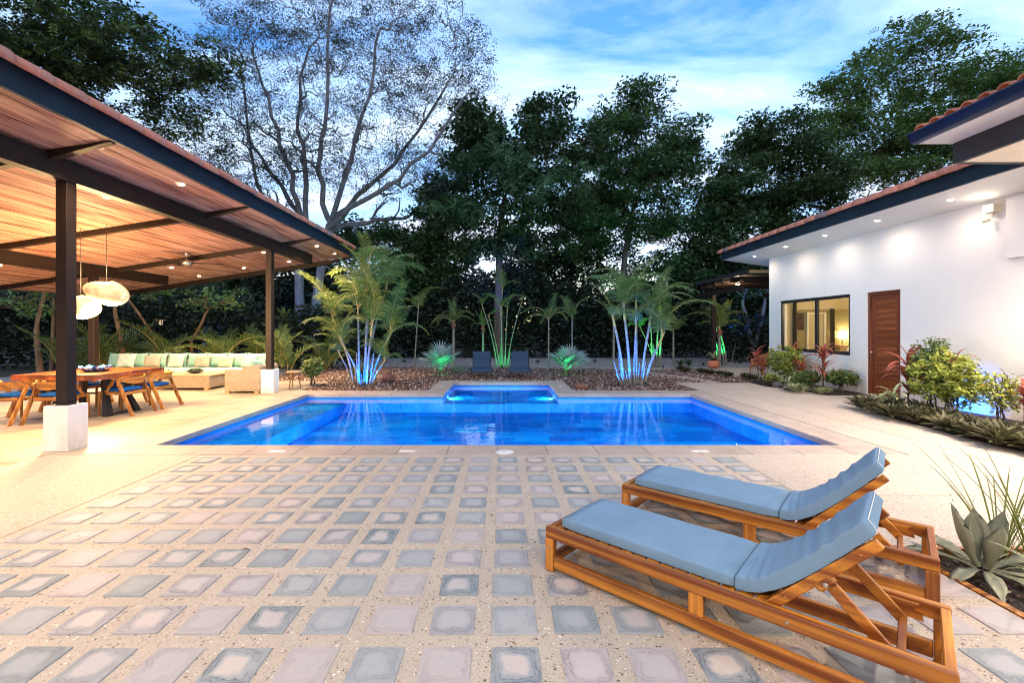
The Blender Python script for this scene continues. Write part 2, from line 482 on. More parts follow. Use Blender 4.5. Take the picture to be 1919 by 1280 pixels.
def terracotta():
    t = NT('terracotta roof tile'); c = t.coord(); oi = t.n('ShaderNodeObjectInfo')
    n1 = t.noise(c, 9, 5, 0.65); n2 = t.noise(c, 70, 3)
    b = t.ramp(n1, [(0.3, (0.56,0.155,0.085)), (0.55, (0.72,0.25,0.14)), (0.75, (0.78,0.40,0.29))])
    w = t.n('ShaderNodeTexWhiteNoise', {'noise_dimensions': '1D'}); t.set(w.inputs['W'], t.math('MULTIPLY', oi.outputs['Random'], 311.0))
    b = t.mix(t.math('MULTIPLY', t.math('GREATER_THAN', w.outputs['Value'], 0.92), 0.75), b, (0.20,0.17,0.17))
    tone = t.ramp(oi.outputs['Random'], [(0, (0.82,0.82,0.82)), (1, (1.12,1.12,1.12))])
    return t.done(t.pbr(t.mix(1.0, b, tone, 'MULTIPLY'), 0.7, t.bump(n2, 0.3, 0.003)))
M['terra'] = terracotta()
def reed():
    t = NT('cane mat ceiling'); c = t.wcoord((75, 1.0, 1)); c1 = t.wcoord((85, 0.02, 0.02)); c3 = t.wcoord((9, 0.5, 1))
    n1 = t.noise(c, 1.0, 4, 0.6); n2 = t.noise(c1, 1.0, 1); n3 = t.noise(c3, 1.0, 3)
    f = t.math('ADD', t.math('MULTIPLY', n1, 0.6), t.math('MULTIPLY', n3, 0.4))
    b = t.ramp(f, [(0.40, (0.10,0.03,0.02)), (0.455, (0.50,0.22,0.15)), (0.54, (0.76,0.42,0.29)), (0.66, (0.90,0.62,0.46))])
    wv = t.n('ShaderNodeTexWave', {'bands_direction': 'X', 'wave_profile': 'SIN'}, {'Vector': t.wcoord((1,0.012,0)), 'Scale': 34.0, 'Distortion': 1.2, 'Detail': 1.0, 'Detail Scale': 4.0})
    gap = t.ramp(wv.outputs['Fac'], [(0.02, (0.55,)*3), (0.3, (1,)*3)])
    b = t.mix(1.0, b, gap, 'MULTIPLY')
    h = t.math('ADD', t.math('MULTIPLY', wv.outputs['Fac'], 1.0), t.math('MULTIPLY', n1, 0.8))
    return t.done(t.pbr(b, 0.6, t.bump(h, 0.8, 0.012), spec=0.3))
M['reed'] = reed()
TE_D, TE_L = (0.24,0.055,0.005), (0.74,0.30,0.035)
for i, a in enumerate('xyz'): M['teak_'+a] = wood('teak grain '+a, i, TE_D, TE_L)
for i, a in enumerate('xyz'): M['rust_'+a] = wood('chair wood grain '+a, i, (0.34,0.12,0.02), (0.66,0.32,0.075), 0.5)
M['table'] = wood('slab table wood', 1, (0.17,0.04,0.012), (0.42,0.14,0.04), 0.3, 0.6, 0.4)
M['door'] = wood('mahogany door', 1, (0.18,0.050,0.018), (0.33,0.105,0.035), 0.4, 0.5)
M['door_v'] = wood('mahogany door frame', 2, (0.14,0.035,0.016), (0.25,0.07,0.03), 0.4, 0.8)
def cushion_mat(name, col, var=0.08, rough=0.88):
    t = NT(name); c = t.coord()
    n1 = t.noise(c, 3.5, 4, 0.6); n2 = t.noise(c, 22, 4, 0.6, 0.5)
    wv = t.n('ShaderNodeTexVoronoi', {'feature': 'F1'}, {'Vector': c, 'Scale': 700.0})
    b = t.ramp(n1, [(0.3, tuple(x*(1-var) for x in col)), (0.7, tuple(min(1,x*(1+var)) for x in col))])
    h = t.math('ADD', t.math('MULTIPLY', wv.outputs['Distance'], 0.2), n2)
    return t.done(t.pbr(b, rough, t.bump(h, 0.3, 0.008), spec=0.2))
M['pad'] = cushion_mat('slate blue canvas', (0.175,0.285,0.405))
M['piping'] = simple('white cord', (0.75,0.75,0.72), 0.7, 0.05)
M['bluepad'] = cushion_mat('royal blue canvas', (0.008,0.11,0.42), 0.15)
M['mint'] = cushion_mat('mint canvas', (0.30,0.53,0.46))
M['cream'] = cushion_mat('cream linen', (0.66,0.61,0.50))
M['taupe'] = cushion_mat('taupe linen', (0.42,0.35,0.28))
M['sand'] = cushion_mat('sand linen', (0.58,0.50,0.37))
def plaid():
    t = NT('pale check linen'); tc = t.n('ShaderNodeTexCoord')
    c = t.n('ShaderNodeTexChecker', ins={'Vector': tc.outputs['Object'], 'Scale': 9.0, 'Color1': (0.50,0.60,0.52,1), 'Color2': (0.68,0.66,0.58,1)})
    return t.done(t.pbr(c.outputs[0], 0.8, sheen=0.2))
M['plaid'] = plaid()
def wicker():
    t = NT('woven wicker'); tc = t.n('ShaderNodeTexCoord')
    s = t.n('ShaderNodeSeparateXYZ', ins={0: tc.outputs['Object']})
    h = t.math('ADD', s.outputs[0], s.outputs[1])
    a = t.math('SINE', t.math('MULTIPLY', h, 150.0)); b = t.math('SINE', t.math('MULTIPLY', s.outputs[2], 230.0))
    w = t.math('MULTIPLY', a, b)
    n1 = t.noise(t.coord((3,3,30)), 2.0, 4)
    base = t.ramp(n1, [(0.3, (0.33,0.25,0.18)), (0.7, (0.55,0.46,0.36))])
    f = t.ramp(w, [(0.0, (0.42,)*3), (0.6, (1,)*3)])
    f = t.math('ADD', t.math('MULTIPLY', w, 0.30), 0.72)
    col = t.mix(1.0, base, f, 'MULTIPLY')
    return t.done(t.pbr(col, 0.6, t.bump(w, 0.7, 0.006)))
M['wicker'] = wicker()
M['wood_pale'] = wood('pale teak top', 0, (0.42,0.28,0.14), (0.62,0.45,0.26), 0.5)
M['blackmetal'] = simple('black metal', (0.02,0.02,0.022), 0.4, 0.2)
M['chrome'] = simple('brushed metal', (0.6,0.58,0.55), 0.3, 0.1, metal=1.0)
M['navy_sling'] = simple('navy sling fabric', (0.020,0.045,0.085), 0.6, 0.2, 8, 0.3, bs=120)
M['soil'] = simple('dark soil', (0.035,0.024,0.017), 0.95, 0.5, 10, 0.9, bs=40, bd=0.03)
M['rock_red'] = simple('rust brown rock', (0.20,0.085,0.05), 0.85, 0.4, 6, 0.8, bd=0.02)
M['rock_grey'] = simple('grey rock', (0.12,0.11,0.11), 0.85, 0.4, 6, 0.8, bd=0.02)
def gravel_mat():
    t = NT('loose gravel'); g = t.n('ShaderNodeNewGeometry')
    c = t.ramp(g.outputs['Random Per Island'], [(0.0,(0.05,0.032,0.03)),(0.3,(0.12,0.07,0.06)),(0.55,(0.19,0.11,0.08)),(0.8,(0.25,0.17,0.14)),(0.93,(0.42,0.36,0.32)),(1.0,(0.60,0.56,0.53))])
    return t.done(t.pbr(c, 0.8, spec=0.3))
M['gravel'] = gravel_mat()
M['gravel_base'] = simple('gravel bed soil', (0.10,0.065,0.05), 0.95, 0.5, 14, 1.0, bs=60, bd=0.02)
M['sand_path'] = simple('fine crushed stone', (0.36,0.315,0.29), 0.95, 0.18, 2.5, 0.8, bs=45, bd=0.02)
M['earth'] = simple('leaf litter earth', (0.05,0.038,0.026), 0.95, 0.4, 1.5, 1.0, bs=14, bd=0.05)
def pooltile():
    t = NT('blue stone pool tile'); c = t.wcoord((1,3,1)); oi = t.n('ShaderNodeObjectInfo')
    n1 = t.noise(c, 2.5, 5, 0.65, 0.8)
    b = t.ramp(oi.outputs['Random'], [(0.0,(0.002,0.15,0.58)),(0.4,(0.003,0.22,0.72)),(0.75,(0.005,0.29,0.82)),(1.0,(0.02,0.40,0.90))])
    b = t.mix(1.0, b, t.ramp(n1, [(0.3,(0.72,)*3),(0.7,(1.2,)*3)]), 'MULTIPLY')
    return t.done(t.pbr(b, 0.5, spec=0.2))
M['pooltile'] = pooltile()
M['poolwall'] = simple('blue pool wall', (0.003,0.22,0.74), 0.5, 0.25, 2.0, 0.05)
def water():
    t = NT('pool water')
    c = t.wcoord((1,1.0,1))
    n1 = t.noise(c, 3.2, 3, 0.5, 0.4); n2 = t.noise(c, 11, 2, 0.5)
    nm = t.bump(t.math('ADD', n1, t.math('MULTIPLY', n2, 0.22)), 0.22, 0.018)
    tr = t.n('ShaderNodeBsdfTransparent', ins={'Color': (0.30,0.82,1.0,1)})
    gl = t.n('ShaderNodeBsdfGlossy', ins={'Color': (1,1,1,1), 'Roughness': 0.02, 'Normal': nm})
    fr = t.n('ShaderNodeFresnel', ins={'IOR': 1.33, 'Normal': nm})
    geo = t.n('ShaderNodeNewGeometry')
    ff = t.math('MULTIPLY', fr.outputs[0], t.math('SUBTRACT', 1.0, geo.outputs['Backfacing']))
    mx = t.n('ShaderNodeMixShader', ins={0: ff, 1: tr.outputs[0], 2: gl.outputs[0]})
    return t.done(mx.outputs[0])
M['water'] = water()
def glass():
    t = NT('window glass')
    tr = t.n('ShaderNodeBsdfTransparent', ins={'Color': (0.96,0.97,0.95,1)})
    gl = t.n('ShaderNodeBsdfGlossy', ins={'Color': (1,1,1,1), 'Roughness': 0.0})
    fr = t.n('ShaderNodeFresnel', ins={'IOR': 1.45})
    geo = t.n('ShaderNodeNewGeometry')
    ff = t.math('MULTIPLY', fr.outputs[0], t.math('SUBTRACT', 1.0, geo.outputs['Backfacing']))
    mx = t.n('ShaderNodeMixShader', ins={0: ff, 1: tr.outputs[0], 2: gl.outputs[0]})
    return t.done(mx.outputs[0])
M['glass'] = glass()
def bark(name, lo, hi, sc=3.0):
    t = NT(name); n1 = t.noise(t.coord((1,1,0.35)), sc*2, 5, 0.65); n2 = t.noise(t.coord((1,1,0.3)), sc*9, 4, 0.7)
    return t.done(t.pbr(t.ramp(n1, [(0.3, lo), (0.7, hi)]), 0.85, t.bump(n2, 0.7, 0.02), spec=0.25))
M['bark_pale'] = bark('pale silvery bark', (0.11,0.10,0.10), (0.28,0.26,0.26))
M['bark'] = bark('brown bark', (0.06,0.045,0.035), (0.15,0.12,0.09))
M['bark_warm'] = bark('ochre bark', (0.16,0.09,0.045), (0.36,0.22,0.12))
def cane():
    t = NT('ringed palm cane'); tc = t.n('ShaderNodeTexCoord'); s = t.n('ShaderNodeSeparateXYZ', ins={0: tc.outputs['Object']})
    r = t.math('SINE', t.math('MULTIPLY', s.outputs[2], 42.0))
    n1 = t.noise(t.coord(), 5, 3)
    b = t.ramp(n1, [(0.3,(0.17,0.16,0.12)),(0.7,(0.34,0.31,0.24))])
    b = t.mix(t.math('MULTIPLY', t.math('GREATER_THAN', r, 0.93), 0.7), b, (0.12,0.09,0.06))
    return t.done(t.pbr(b, 0.55))
M['cane'] = cane()
M['cane_gold'] = simple('golden leaf stalk', (0.42,0.30,0.10), 0.5, 0.3)
M['lf_dark'] = foliage('dark tree leaves', (0.013,0.030,0.010), (0.085,0.145,0.045))
M['lf_black'] = foliage('shaded undergrowth leaves', (0.003,0.006,0.003), (0.022,0.038,0.014), trans=0.1)  # leaf colour lowered almost to black, the garden's deep shade painted in
M['lf_mid'] = foliage('green tree leaves', (0.045,0.092,0.022), (0.23,0.36,0.085))
M['lf_feather'] = foliage('feathery tree leaves', (0.018,0.030,0.024), (0.06,0.085,0.055), trans=0.35)
M['lf_droop'] = foliage('drooping green leaves', (0.05,0.10,0.045), (0.19,0.31,0.13))
M['lf_palm'] = foliage('palm leaflets', (0.06,0.10,0.022), (0.20,0.27,0.07), trans=0.3, clump=1.2)
M['lf_palm_dk'] = foliage('dark palm leaflets', (0.04,0.075,0.018), (0.16,0.24,0.055), trans=0.25, clump=1.2)
M['lf_fan'] = foliage('silver fan palm leaf', (0.16,0.22,0.20), (0.34,0.42,0.40), clump=2)
M['lf_red'] = foliage('burgundy strap leaves', (0.12,0.016,0.020), (0.52,0.13,0.08), clump=3)
M['lf_lime'] = foliage('yellow green leaves', (0.14,0.19,0.03), (0.50,0.55,0.12), clump=3)
M['lf_green'] = foliage('fresh green leaves', (0.06,0.11,0.03), (0.20,0.28,0.08), clump=3)
M['lf_rho'] = foliage('dark rosette leaves', (0.018,0.022,0.012), (0.13,0.125,0.06), clump=3)
M['lf_varieg'] = foliage('pale edged leaves', (0.12,0.18,0.06), (0.55,0.58,0.34), clump=4)
M['lf_agave'] = foliage('grey green agave leaf', (0.15,0.16,0.10), (0.30,0.30,0.20), rough=0.6, trans=0.0, clump=5)
M['lf_spike'] = foliage('green spike leaves', (0.09,0.13,0.03), (0.26,0.30,0.08), clump=5)
M['flower'] = simple('yellow petals', (0.85,0.55,0.03), 0.6, 0.15)
M['leather'] = simple('tan leather', (0.34,0.10,0.03), 0.5, 0.25, 5)
M['lens'] = emis('lit downlight lens', (1.0,0.80,0.5), 45.0)
M['lens_w'] = emis('lit soffit lens', (1.0,0.86,0.7), 25.0)
M['lens_b'] = emis('lit blue lens', (0.05,0.35,1.0), 12.0)
M['lens_g'] = emis('lit green lens', (0.03,1.0,0.35), 10.0)
# ================================================================== GROUND, POOL AND PAVING
rng = random.Random(7)
def struct(name, me_or_mb, mat=None, loc=None):
    o = me_or_mb.build(name, mat) if isinstance(me_or_mb, MB) else link(name, me_or_mb)
    o['kind'] = 'structure'
    if loc: o.location = loc
    return o
def sheet(rects, z):
    m = MB()
    for x0, x1, y0, y1 in rects:
        m.add([(x0,y0,z),(x1,y0,z),(x1,y1,z),(x0,y1,z)], [(0,1,2,3)])
    return m
PXL, PXR, PY0, PY1 = -4.47, 4.35, 5.87, 10.49       # main pool
LXL, LXR, LY1 = -1.35, 1.285, 12.73                 # ledge bay
# earth to the horizon with a hole for the pool
struct('ground', sheet([(-400,400,-60,5.4),(-400,-4.96,5.4,13.2),(4.85,400,5.4,13.2),(-400,400,13.2,600)], -0.06), M['earth'])
# crushed stone clearing behind the beds
struct('garden_clearing', sheet([(-16,26,13.2,24.5)], -0.045), M['sand_path'])
# gravel beds (soil under the stones)
bed = MB()
bed.add([(-5.33,11.1,-0.035),(-1.85,11.1,-0.035),(-1.85,13.22,-0.035),(1.79,13.22,-0.035),(1.79,11.1,-0.035),(4.9,11.1,-0.035),
         (4.85,12.73,-0.035),(6.1,13.0,-0.035),(5.2,16.2,-0.035),(4.0,17.6,-0.035),(1.0,18.0,-0.035),(-4.0,18.4,-0.035),(-7.4,18.6,-0.035),(-7.4,13.3,-0.035),(-5.33,13.3,-0.035)],
        [tuple(range(15))])
struct('gravel_bed', bed, M['gravel_base'])
# terrace of pebble concrete round the tiled field
Z0 = 0.0
ter = MB()
def slab(m, x0, x1, y0, y1, z=0.0, t=0.12): m.box(x0, x1, y0, y1, z-t, z)
TXL, TXR, TY0, TY1 = -3.6, 2.70, -2.5, 5.42
slab(ter, -5.42, TXL, TY0, TY1)
terrace_left = struct('pebble_terrace', ter, M['agg'])
t2 = MB(); slab(t2, TXR, 8.4, 3.12, TY1); slab(t2, 4.85, 8.4, TY1, 11.1)
t2.prism([(4.85,11.1),(8.4,11.1),(8.4,12.73),(4.85,12.73)], -0.12, 0.0)
struct('pebble_terrace', t2, M['agg_pink'])
# thin expansion joints in the terrace, recessed strips
patio = struct('patio', MB().box(TXL+0.004, TXR-0.004, TY0, TY1, -0.12, -0.003), M['agg'])
tile_me = MB().box(-0.1125,0.1125,-0.1125,0.1125,-0.012,0.0035, bev=0.0035).mesh('tile', M['cement'])
for j in range(-2, 11):
    for i in range(-11, 9):
        x = 0.062 + 0.313*i; y = 2.03 + 0.3175*j
        if x + .1125 > TXR or y > TY1-0.1: continue
        o = link('tile', tile_me, patio, (x + rng.uniform(-.004,.004), y + rng.uniform(-.004,.004), rng.uniform(-.001,.0005)), (rng.uniform(-.006,.006), rng.uniform(-.006,.006), rng.uniform(-.02,.02)), (rng.uniform(.97,1.03),rng.uniform(.97,1.03),1))
# planting bed, near right
struct('soil_bed', MB().box(2.75, 6.5, 0.3, 3.08, -0.12, -0.045), M['soil'])
kb = MB().box(2.703, 2.748, 0.3, 3.075, -0.12, 0.004).box(2.703, 6.5, 3.078, 3.115, -0.12, 0.012)
struct('bed_kerb', kb, M['teak_x'])
# near right terrace beyond bed
# walkway slabs at the far right
wk = struct('garden_path', MB().prism([(4.86,12.95),(6.15,12.95),(6.3,13.35),(5.35,16.0),(4.6,16.9),(4.1,16.7),(4.9,15.5),(5.6,13.5),(4.86,13.3)], -0.06, -0.02), M['coping'])
struct('garden_terrace', MB().prism([(7.2,14.9),(8.2,13.3),(8.35,13.2),(8.35,14.3),(14,14.3),(14,17.9),(7.9,17.9)], -0.1, 0.0), M['agg_pink'])
bed2 = MB().add([(6.2,13.1,-0.03),(8.2,13.1,-0.03),(7.1,15.0,-0.03),(7.8,17.5,-0.03),(4.9,16.9,-0.03),(5.5,15.7,-0.03)], [(0,1,2,3,4,5)])
struct('gravel_bed', bed2, M['gravel_base'])
struct('flower_bed', MB().prism([(6.95,12.73),(6.9,12.2),(7.4,10.3),(8.4,10.2),(8.4,13.3),(7.3,13.3)], -0.05, 0.008), M['soil'])
struct('flower_bed', MB().prism([(7.1,8.95),(6.75,8.4),(6.5,7.4),(6.38,6.2),(6.25,4.0),(8.4,4.0),(8.4,9.0)], -0.05, 0.008), M['soil'])

jt = MB()
for a_,b_,c_,d_ in ((2.74,6.4,4.10,4.106),(4.9,7.2,7.4,7.406),(4.9,7.6,9.7,9.706)): jt.box(a_,b_,c_,d_,-.002,.0012)
jt.box(5.55,5.556,3.2,10.9,-.002,.0016)
struct('terrace_joints', jt, M['joint'])
# coping stones
cop = struct('pool_coping', MB().box(PXL-.5, PXL-.49, PY0-.5, PY0-.49, -0.2, -0.15), M['coping'])
def coping_run(x0, x1, y0, y1, n, axis):
    for k in range(n):
        if axis == 0:
            a = x0 + (x1-x0)*k/n; b = x0 + (x1-x0)*(k+1)/n
            m = MB().box(a+.002, b-.002, y0, y1, -0.075, 0.005, bev=0.006)
        else:
            a = y0 + (y1-y0)*k/n; b = y0 + (y1-y0)*(k+1)/n
            m = MB().box(x0, x1, a+.002, b-.002, -0.075, 0.005, bev=0.006)
        m.build('coping_stone', M['coping'], cop)
CW = 0.47
coping_run(PXL-CW, PXR+CW, PY0-CW+.02, PY0, 16, 0)
coping_run(PXL-CW, PXL, PY0+.002, PY1-.002, 8, 1)
coping_run(PXR, PXR+CW, PY0+.002, PY1-.002, 8, 1)
coping_run(PXL-CW, LXL-.002, PY1, PY1+.59, 6, 0)
coping_run(LXR+.002, PXR+CW, PY1, PY1+.59, 6, 0)
coping_run(LXL-CW, LXL, PY1+.592, LY1-.002, 3, 1)
coping_run(LXR, LXR+CW, PY1+.592, LY1-.002, 3, 1)
coping_run(LXL-CW, LXR+CW, LY1, LY1+.47, 6, 0)
# covers let into the coping
for x, w in ((-1.16, .10), (2.42, .10), (-2.75,.10)):
    tag(MB().box(x-w, x+w, 5.52, 5.61, 0.0052, 0.009, bev=.002).build('deck_drain', M['white']),
        {-1.16:'small white rectangular lid in the near coping, left of the round lid', 2.42:'small white rectangular lid in the near coping, nearest the loungers', -2.75:'small white rectangular lid in the near coping, farthest left'}[x], 'drain cover', 'lids in the pool coping')
tag(MB().lathe([(0.0,0.010),(0.10,0.010),(0.115,0.0055)], (0.03,5.52,0), 28, cap=False).build('skimmer_lid', M['white']), 'round white skimmer lid set in the near coping', 'skimmer lid')
tag(MB().lathe([(0.0,0.010),(0.05,0.010),(0.06,0.0055)], (1.52,11.9,0), 20, cap=False).build('skimmer_lid', M['white']), 'small round white lid beside the shallow bay, right of the water', 'skimmer lid')
tag(MB().lathe([(0.0,0.010),(0.05,0.010),(0.06,0.0055)], (-1.58,11.9,0), 20, cap=False).build('skimmer_lid', M['white']), 'small round white lid beside the shallow bay, left of the water', 'skimmer lid')

# basin
WZ, FZ, LZ = -0.10, -0.44, -0.24
ba = MB()
def wall(ax, ay, bx, by, z0, z1=-0.075): ba.add([(ax,ay,z0),(bx,by,z0),(bx,by,z1),(ax,ay,z1)], [(0,1,2,3)])
e = 0.012
wall(PXL-e,PY0-e,PXR+e,PY0-e,FZ); wall(PXR+e,PY0-e,PXR+e,PY1+e,FZ); wall(PXL-e,PY1+e,PXL-e,PY0-e,FZ)
wall(LXL-e,PY1+e,PXL-e,PY1+e,FZ); wall(PXR+e,PY1+e,LXR+e,PY1+e,FZ)
wall(LXR+e,PY1+e,LXR+e,LY1+e,LZ); wall(LXR+e,LY1+e,LXL-e,LY1+e,LZ); wall(LXL-e,LY1+e,LXL-e,PY1+e,LZ)
wall(LXR+e,PY1+e,LXL-e,PY1+e,FZ,LZ)
ba.add([(PXL-e,PY0-e,FZ),(PXR+e,PY0-e,FZ),(PXR+e,PY1+e,FZ),(PXL-e,PY1+e,FZ)], [(0,1,2,3)])
ba.add([(LXL-e,PY1+e,LZ),(LXR+e,PY1+e,LZ),(LXR+e,LY1+e,LZ),(LXL-e,LY1+e,LZ)], [(0,1,2,3)])
basin = struct('swimming_pool', ba, M['poolwall'])
# tiles on the floor of the pool, laid in running bond
y = PY0; row = 0
while y < PY1-.05:
    d = min(0.38, PY1-y); x = PXL + 0.9 - (row % 3)*0.3
    xs = PXL + 0.9
    while xs < PXR-.05:
        L = rng.choice((0.62,0.8,0.95,0.62)); x1 = min(xs+L, PXR)
        if PXR - x1 < .25: x1 = PXR
        MB().box(xs+.003, x1-.003, y+.003, y+d-.003, FZ, FZ+0.012+rng.uniform(0,.003)).build('tile', M['pooltile'], basin)
        xs = x1
    y += d; row += 1
y = PY1+.01
while y < LY1-.03:
    d = min(0.3, LY1-y); xs = LXL
    while xs < LXR-.05:
        L = rng.choice((0.5,0.62,0.8)); x1 = min(xs+L, LXR)
        if LXR - x1 < .2: x1 = LXR
        MB().box(xs+.003, x1-.003, y+.003, y+d-.003, LZ, LZ+0.012+rng.uniform(0,.003)).build('tile', M['pooltile'], basin)
        xs = x1
    y += d
# bench along the left wall and a step block
bn = MB().box(PXL, PXL+.88, PY0, PY1, FZ, WZ-.10).build('bench', M['poolwall'], basin)
yy = PY0
while yy < PY1-.05:
    y1 = min(yy+.6, PY1)
    MB().box(PXL+.003, PXL+.877, yy+.003, y1-.003, WZ-.10, WZ-.088).build('tile', M['pooltile'], basin)
    yy = y1
MB().box(PXL+.14, PXL+.62, PY0+.02, PY0+.42, WZ-.085, WZ-.02).build('step', M['pooltile'], basin)
wt = MB().add([(PXL-e,PY0-e,WZ),(PXR+e,PY0-e,WZ),(PXR+e,PY1+e,WZ),(LXR+e,PY1+e,WZ),(LXR+e,LY1+e,WZ),(LXL-e,LY1+e,WZ),(LXL-e,PY1+e,WZ),(PXL-e,PY1+e,WZ)], [tuple(range(8))])
struct('water', wt, M['water'])
# underwater lamps
def pool_lamp(x, y, z, nx, ny, e, label):
    t = thing('pool_light', label, 'pool light', (x,y,z), 0, 'lamps under the water')
    a = math.atan2(ny, nx)
    m = MB().lathe([(0.0,0.0),(0.035,0.0),(0.04,-0.02)], n=20, cap=False)
    m.build('lens', M['lens_pool'], t, (0,0,0), (R(90),0,a+R(90)))
    lamp('SPOT', (nx*.03, ny*.03, 0), e, (0.55,0.82,1.0), t, (nx*2, ny*2, -.15), 165, 0.8, 0.08)
M['lens_pool'] = emis('lit pool lens', (0.6,0.88,1.0), 1.5)
pool_lamp(LXL, 11.35, -0.19, 1, 0, 22, 'round underwater lamp at the left end of the shallow bay')
pool_lamp(LXR, 11.35, -0.19, -1, 0, 22, 'round underwater lamp at the right end of the shallow bay')
pool_lamp(-1.9, PY0, -0.25, 0, 1, 85, 'underwater lamp in the near pool wall, left half')
pool_lamp(1.9, PY0, -0.25, 0, 1, 85, 'underwater lamp in the near pool wall, right half')

# ================================================================== PAVILION
pfl = struct('pavilion_floor', MB().box(-14.0, -5.425, 1.5, 13.2, -0.12, -0.012).box(-5.42,-4.945,TY1+.004,13.0,-0.12,-0.012), M['joint'])
tw, tl = 1.2, 0.6
k = 0
yy = 1.5
while yy < 13.15:
    y1 = min(yy+tw, 13.2)
    xx = -5.425
    while xx > -12.5:
        x1 = xx - tl
        MB().box(x1+.003, xx-.003, yy+.003, y1-.003, -0.012, 0.0).build('tile', M['porc'], pfl)
        xx = x1
    yy = y1
yy = TY1+.004
while yy < 12.95:
    y1 = min(yy+1.2, 13.0)
    MB().box(-5.419,-4.947, yy+.003, y1-.003, -0.012, 0.0).build('tile', M['porc'], pfl)
    yy = y1

SL = 0.153
FXP, ZF0, ZF1 = -4.60, 3.745, 4.00
def psof(x): return ZF0 + SL*(x-FXP)       # underside of the ceiling
PYN, PYF = 0.4, 14.10                     # near and far roof edges
pav = thing('pavilion', 'open dining pavilion on dark steel posts with a cane ceiling and tiled roof', 'pavilion', (-7.5,7.2,0))
def P(o): o.location = Vector(o.location) - Vector((-7.5,7.2,0)); return o
def pv(mb, name, mat, parent=None, smooth=False, **kw):
    o = mb.build(name, mat, parent or pav, smooth=smooth, **kw)
    if parent is None: o.location = (7.5,-7.2,0)
    return o
for (x, y) in ((-5.46,5.70),(-5.50,10.78),(-9.52,10.6),(-9.52,5.7)):
    pv(MB().box(x-.15,x+.15,y-.14,y+.14,0.0,.555,bev=.004), 'plinth', M['white'])
    zt = 3.34 if x > -7 else 2.75
    m = MB().box(x-.07,x+.07,y-.07,y+.07,.56,zt, bev=.006)
    po = pv(m, 'post', M['steel_brown'])
    pv(MB().box(x-.10,x+.10,y-.10,y+.10,.555,.567), 'base_plate', M['steel'])
def hbeam(x0, x1, z0, z1, y0, y1):
    m = MB(); xm = (x0+x1)/2
    m.box(x0, x1, y0, y1, z0, z0+.016); m.box(x0, x1, y0, y1, z1-.016, z1); m.box(x0+.012, x1-.012, y0+.004, y1-.004, z0+.016, z1-.016)
    return m
for x, z0 in ((-5.44, 3.34),(-9.52, 2.75)):
    pv(hbeam(x-.075, x+.075, z0, z0+.26, PYN, 12.9), 'beam', M['steel_brown'])
XL = -12.6
def cross(y, h=.10, w=.09):
    m = MB(); a = psof(FXP+.0)-.002; b = psof(XL)-.002
    xm = -5.36; c_ = psof(xm)-.002; vs = []
    for (x_, z_, hh) in ((FXP-.052, psof(FXP-.052)-.002, .012),(xm, c_, h),(XL, b, h)):
        vs += [(x_,y-w/2,z_-hh),(x_,y+w/2,z_-hh),(x_,y+w/2,z_),(x_,y-w/2,z_)]
    m.add(vs, [(0,1,2,3),(11,10,9,8)]+[(4*i_+j,4*i_+4+j,4*i_+4+(j+1)%4,4*i_+(j+1)%4) for i_ in (0,1) for j in range(4)])
    return m
ys = [2.56, 5.43, 8.31, 11.18]
for y in ys: pv(cross(y), 'rafter', M['steel_brown'])
pv(cross(14.06, .13, .08), 'edge_beam', M['steel_brown'])
pv(cross(PYN, .13, .08), 'edge_beam', M['steel_brown'])
# ceiling in panels between the rafters, with reeds as real ribs
def reed_panel(y0, y1, x0, x1, step=.018):
    m = MB(); n = int((x1-x0)/step); vs = []; fs = []
    for i in range(n+1):
        x = x0 + (x1-x0)*i/n
        z = psof(x) + (0.0 if i % 2 == 0 else .008)
        vs += [(x,y0,z),(x,y1,z)]
    for i in range(n): fs.append((2*i,2*i+1,2*i+3,2*i+2))
    b = len(vs); vs += [(x0,y0,psof(x0)+.05),(x1,y0,psof(x1)+.05),(x1,y1,psof(x1)+.05),(x0,y1,psof(x0)+.05)]
    fs.append((b,b+1,b+2,b+3))
    return m.add(vs, fs)
edges = [PYN] + ys + [14.06]
for a, b in zip(edges[:-1], edges[1:]):
    pv(reed_panel(a+.046, b-.046, XL, FXP-.01), 'ceiling_panel', M['reed'])
# roof deck above, fascia, ridge tiles
def slope_slab(x0, x1, y0, y1, t0, t1):
    a, b = psof(x0), psof(x1)
    return MB().add([(x0,y0,a+t0),(x1,y0,b+t0),(x1,y1,b+t0),(x0,y1,a+t0),(x0,y0,a+t1),(x1,y0,b+t1),(x1,y1,b+t1),(x0,y1,a+t1)],
                    [(3,2,1,0),(4,5,6,7),(0,1,5,4),(1,2,6,5),(2,3,7,6),(3,0,4,7)])
pv(slope_slab(XL, FXP-.04, PYN, 14.02, .10, .20), 'roof', M['terra'])
pv(MB().box(FXP-.05, FXP+.005, PYN, 14.1, ZF0-.005, ZF1, bev=.003), 'fascia', M['fascia'])
def half_tile(r0, r1, L, n=8, t=.014):
    """half round tile lying along +Y, r0 at y=0, r1 at y=L"""
    vs, fs = [], []
    for (r, y) in ((r0,0),(r1,L)):
        for rr in (r, r-t):
            for k in range(n+1):
                a = PI*k/n; vs.append((rr*math.cos(a), y, rr*math.sin(a)))
    m = n+1
    for k in range(n):
        fs += [(k,k+1,2*m+k+1,2*m+k), (m+k+1,m+k,3*m+k,3*m+k+1), (k+1,k,m+k,m+k+1), (2*m+k,2*m+k+1,3*m+k+1,3*m+k)]
    fs += [(0,2*m,3*m,m),(n,m+n,3*m+n,2*m+n)]
    return MB().add(vs, fs)
ridge_me = half_tile(.150, .168, .42).mesh('ridge_tile', M['terra'], True)
y = PYN
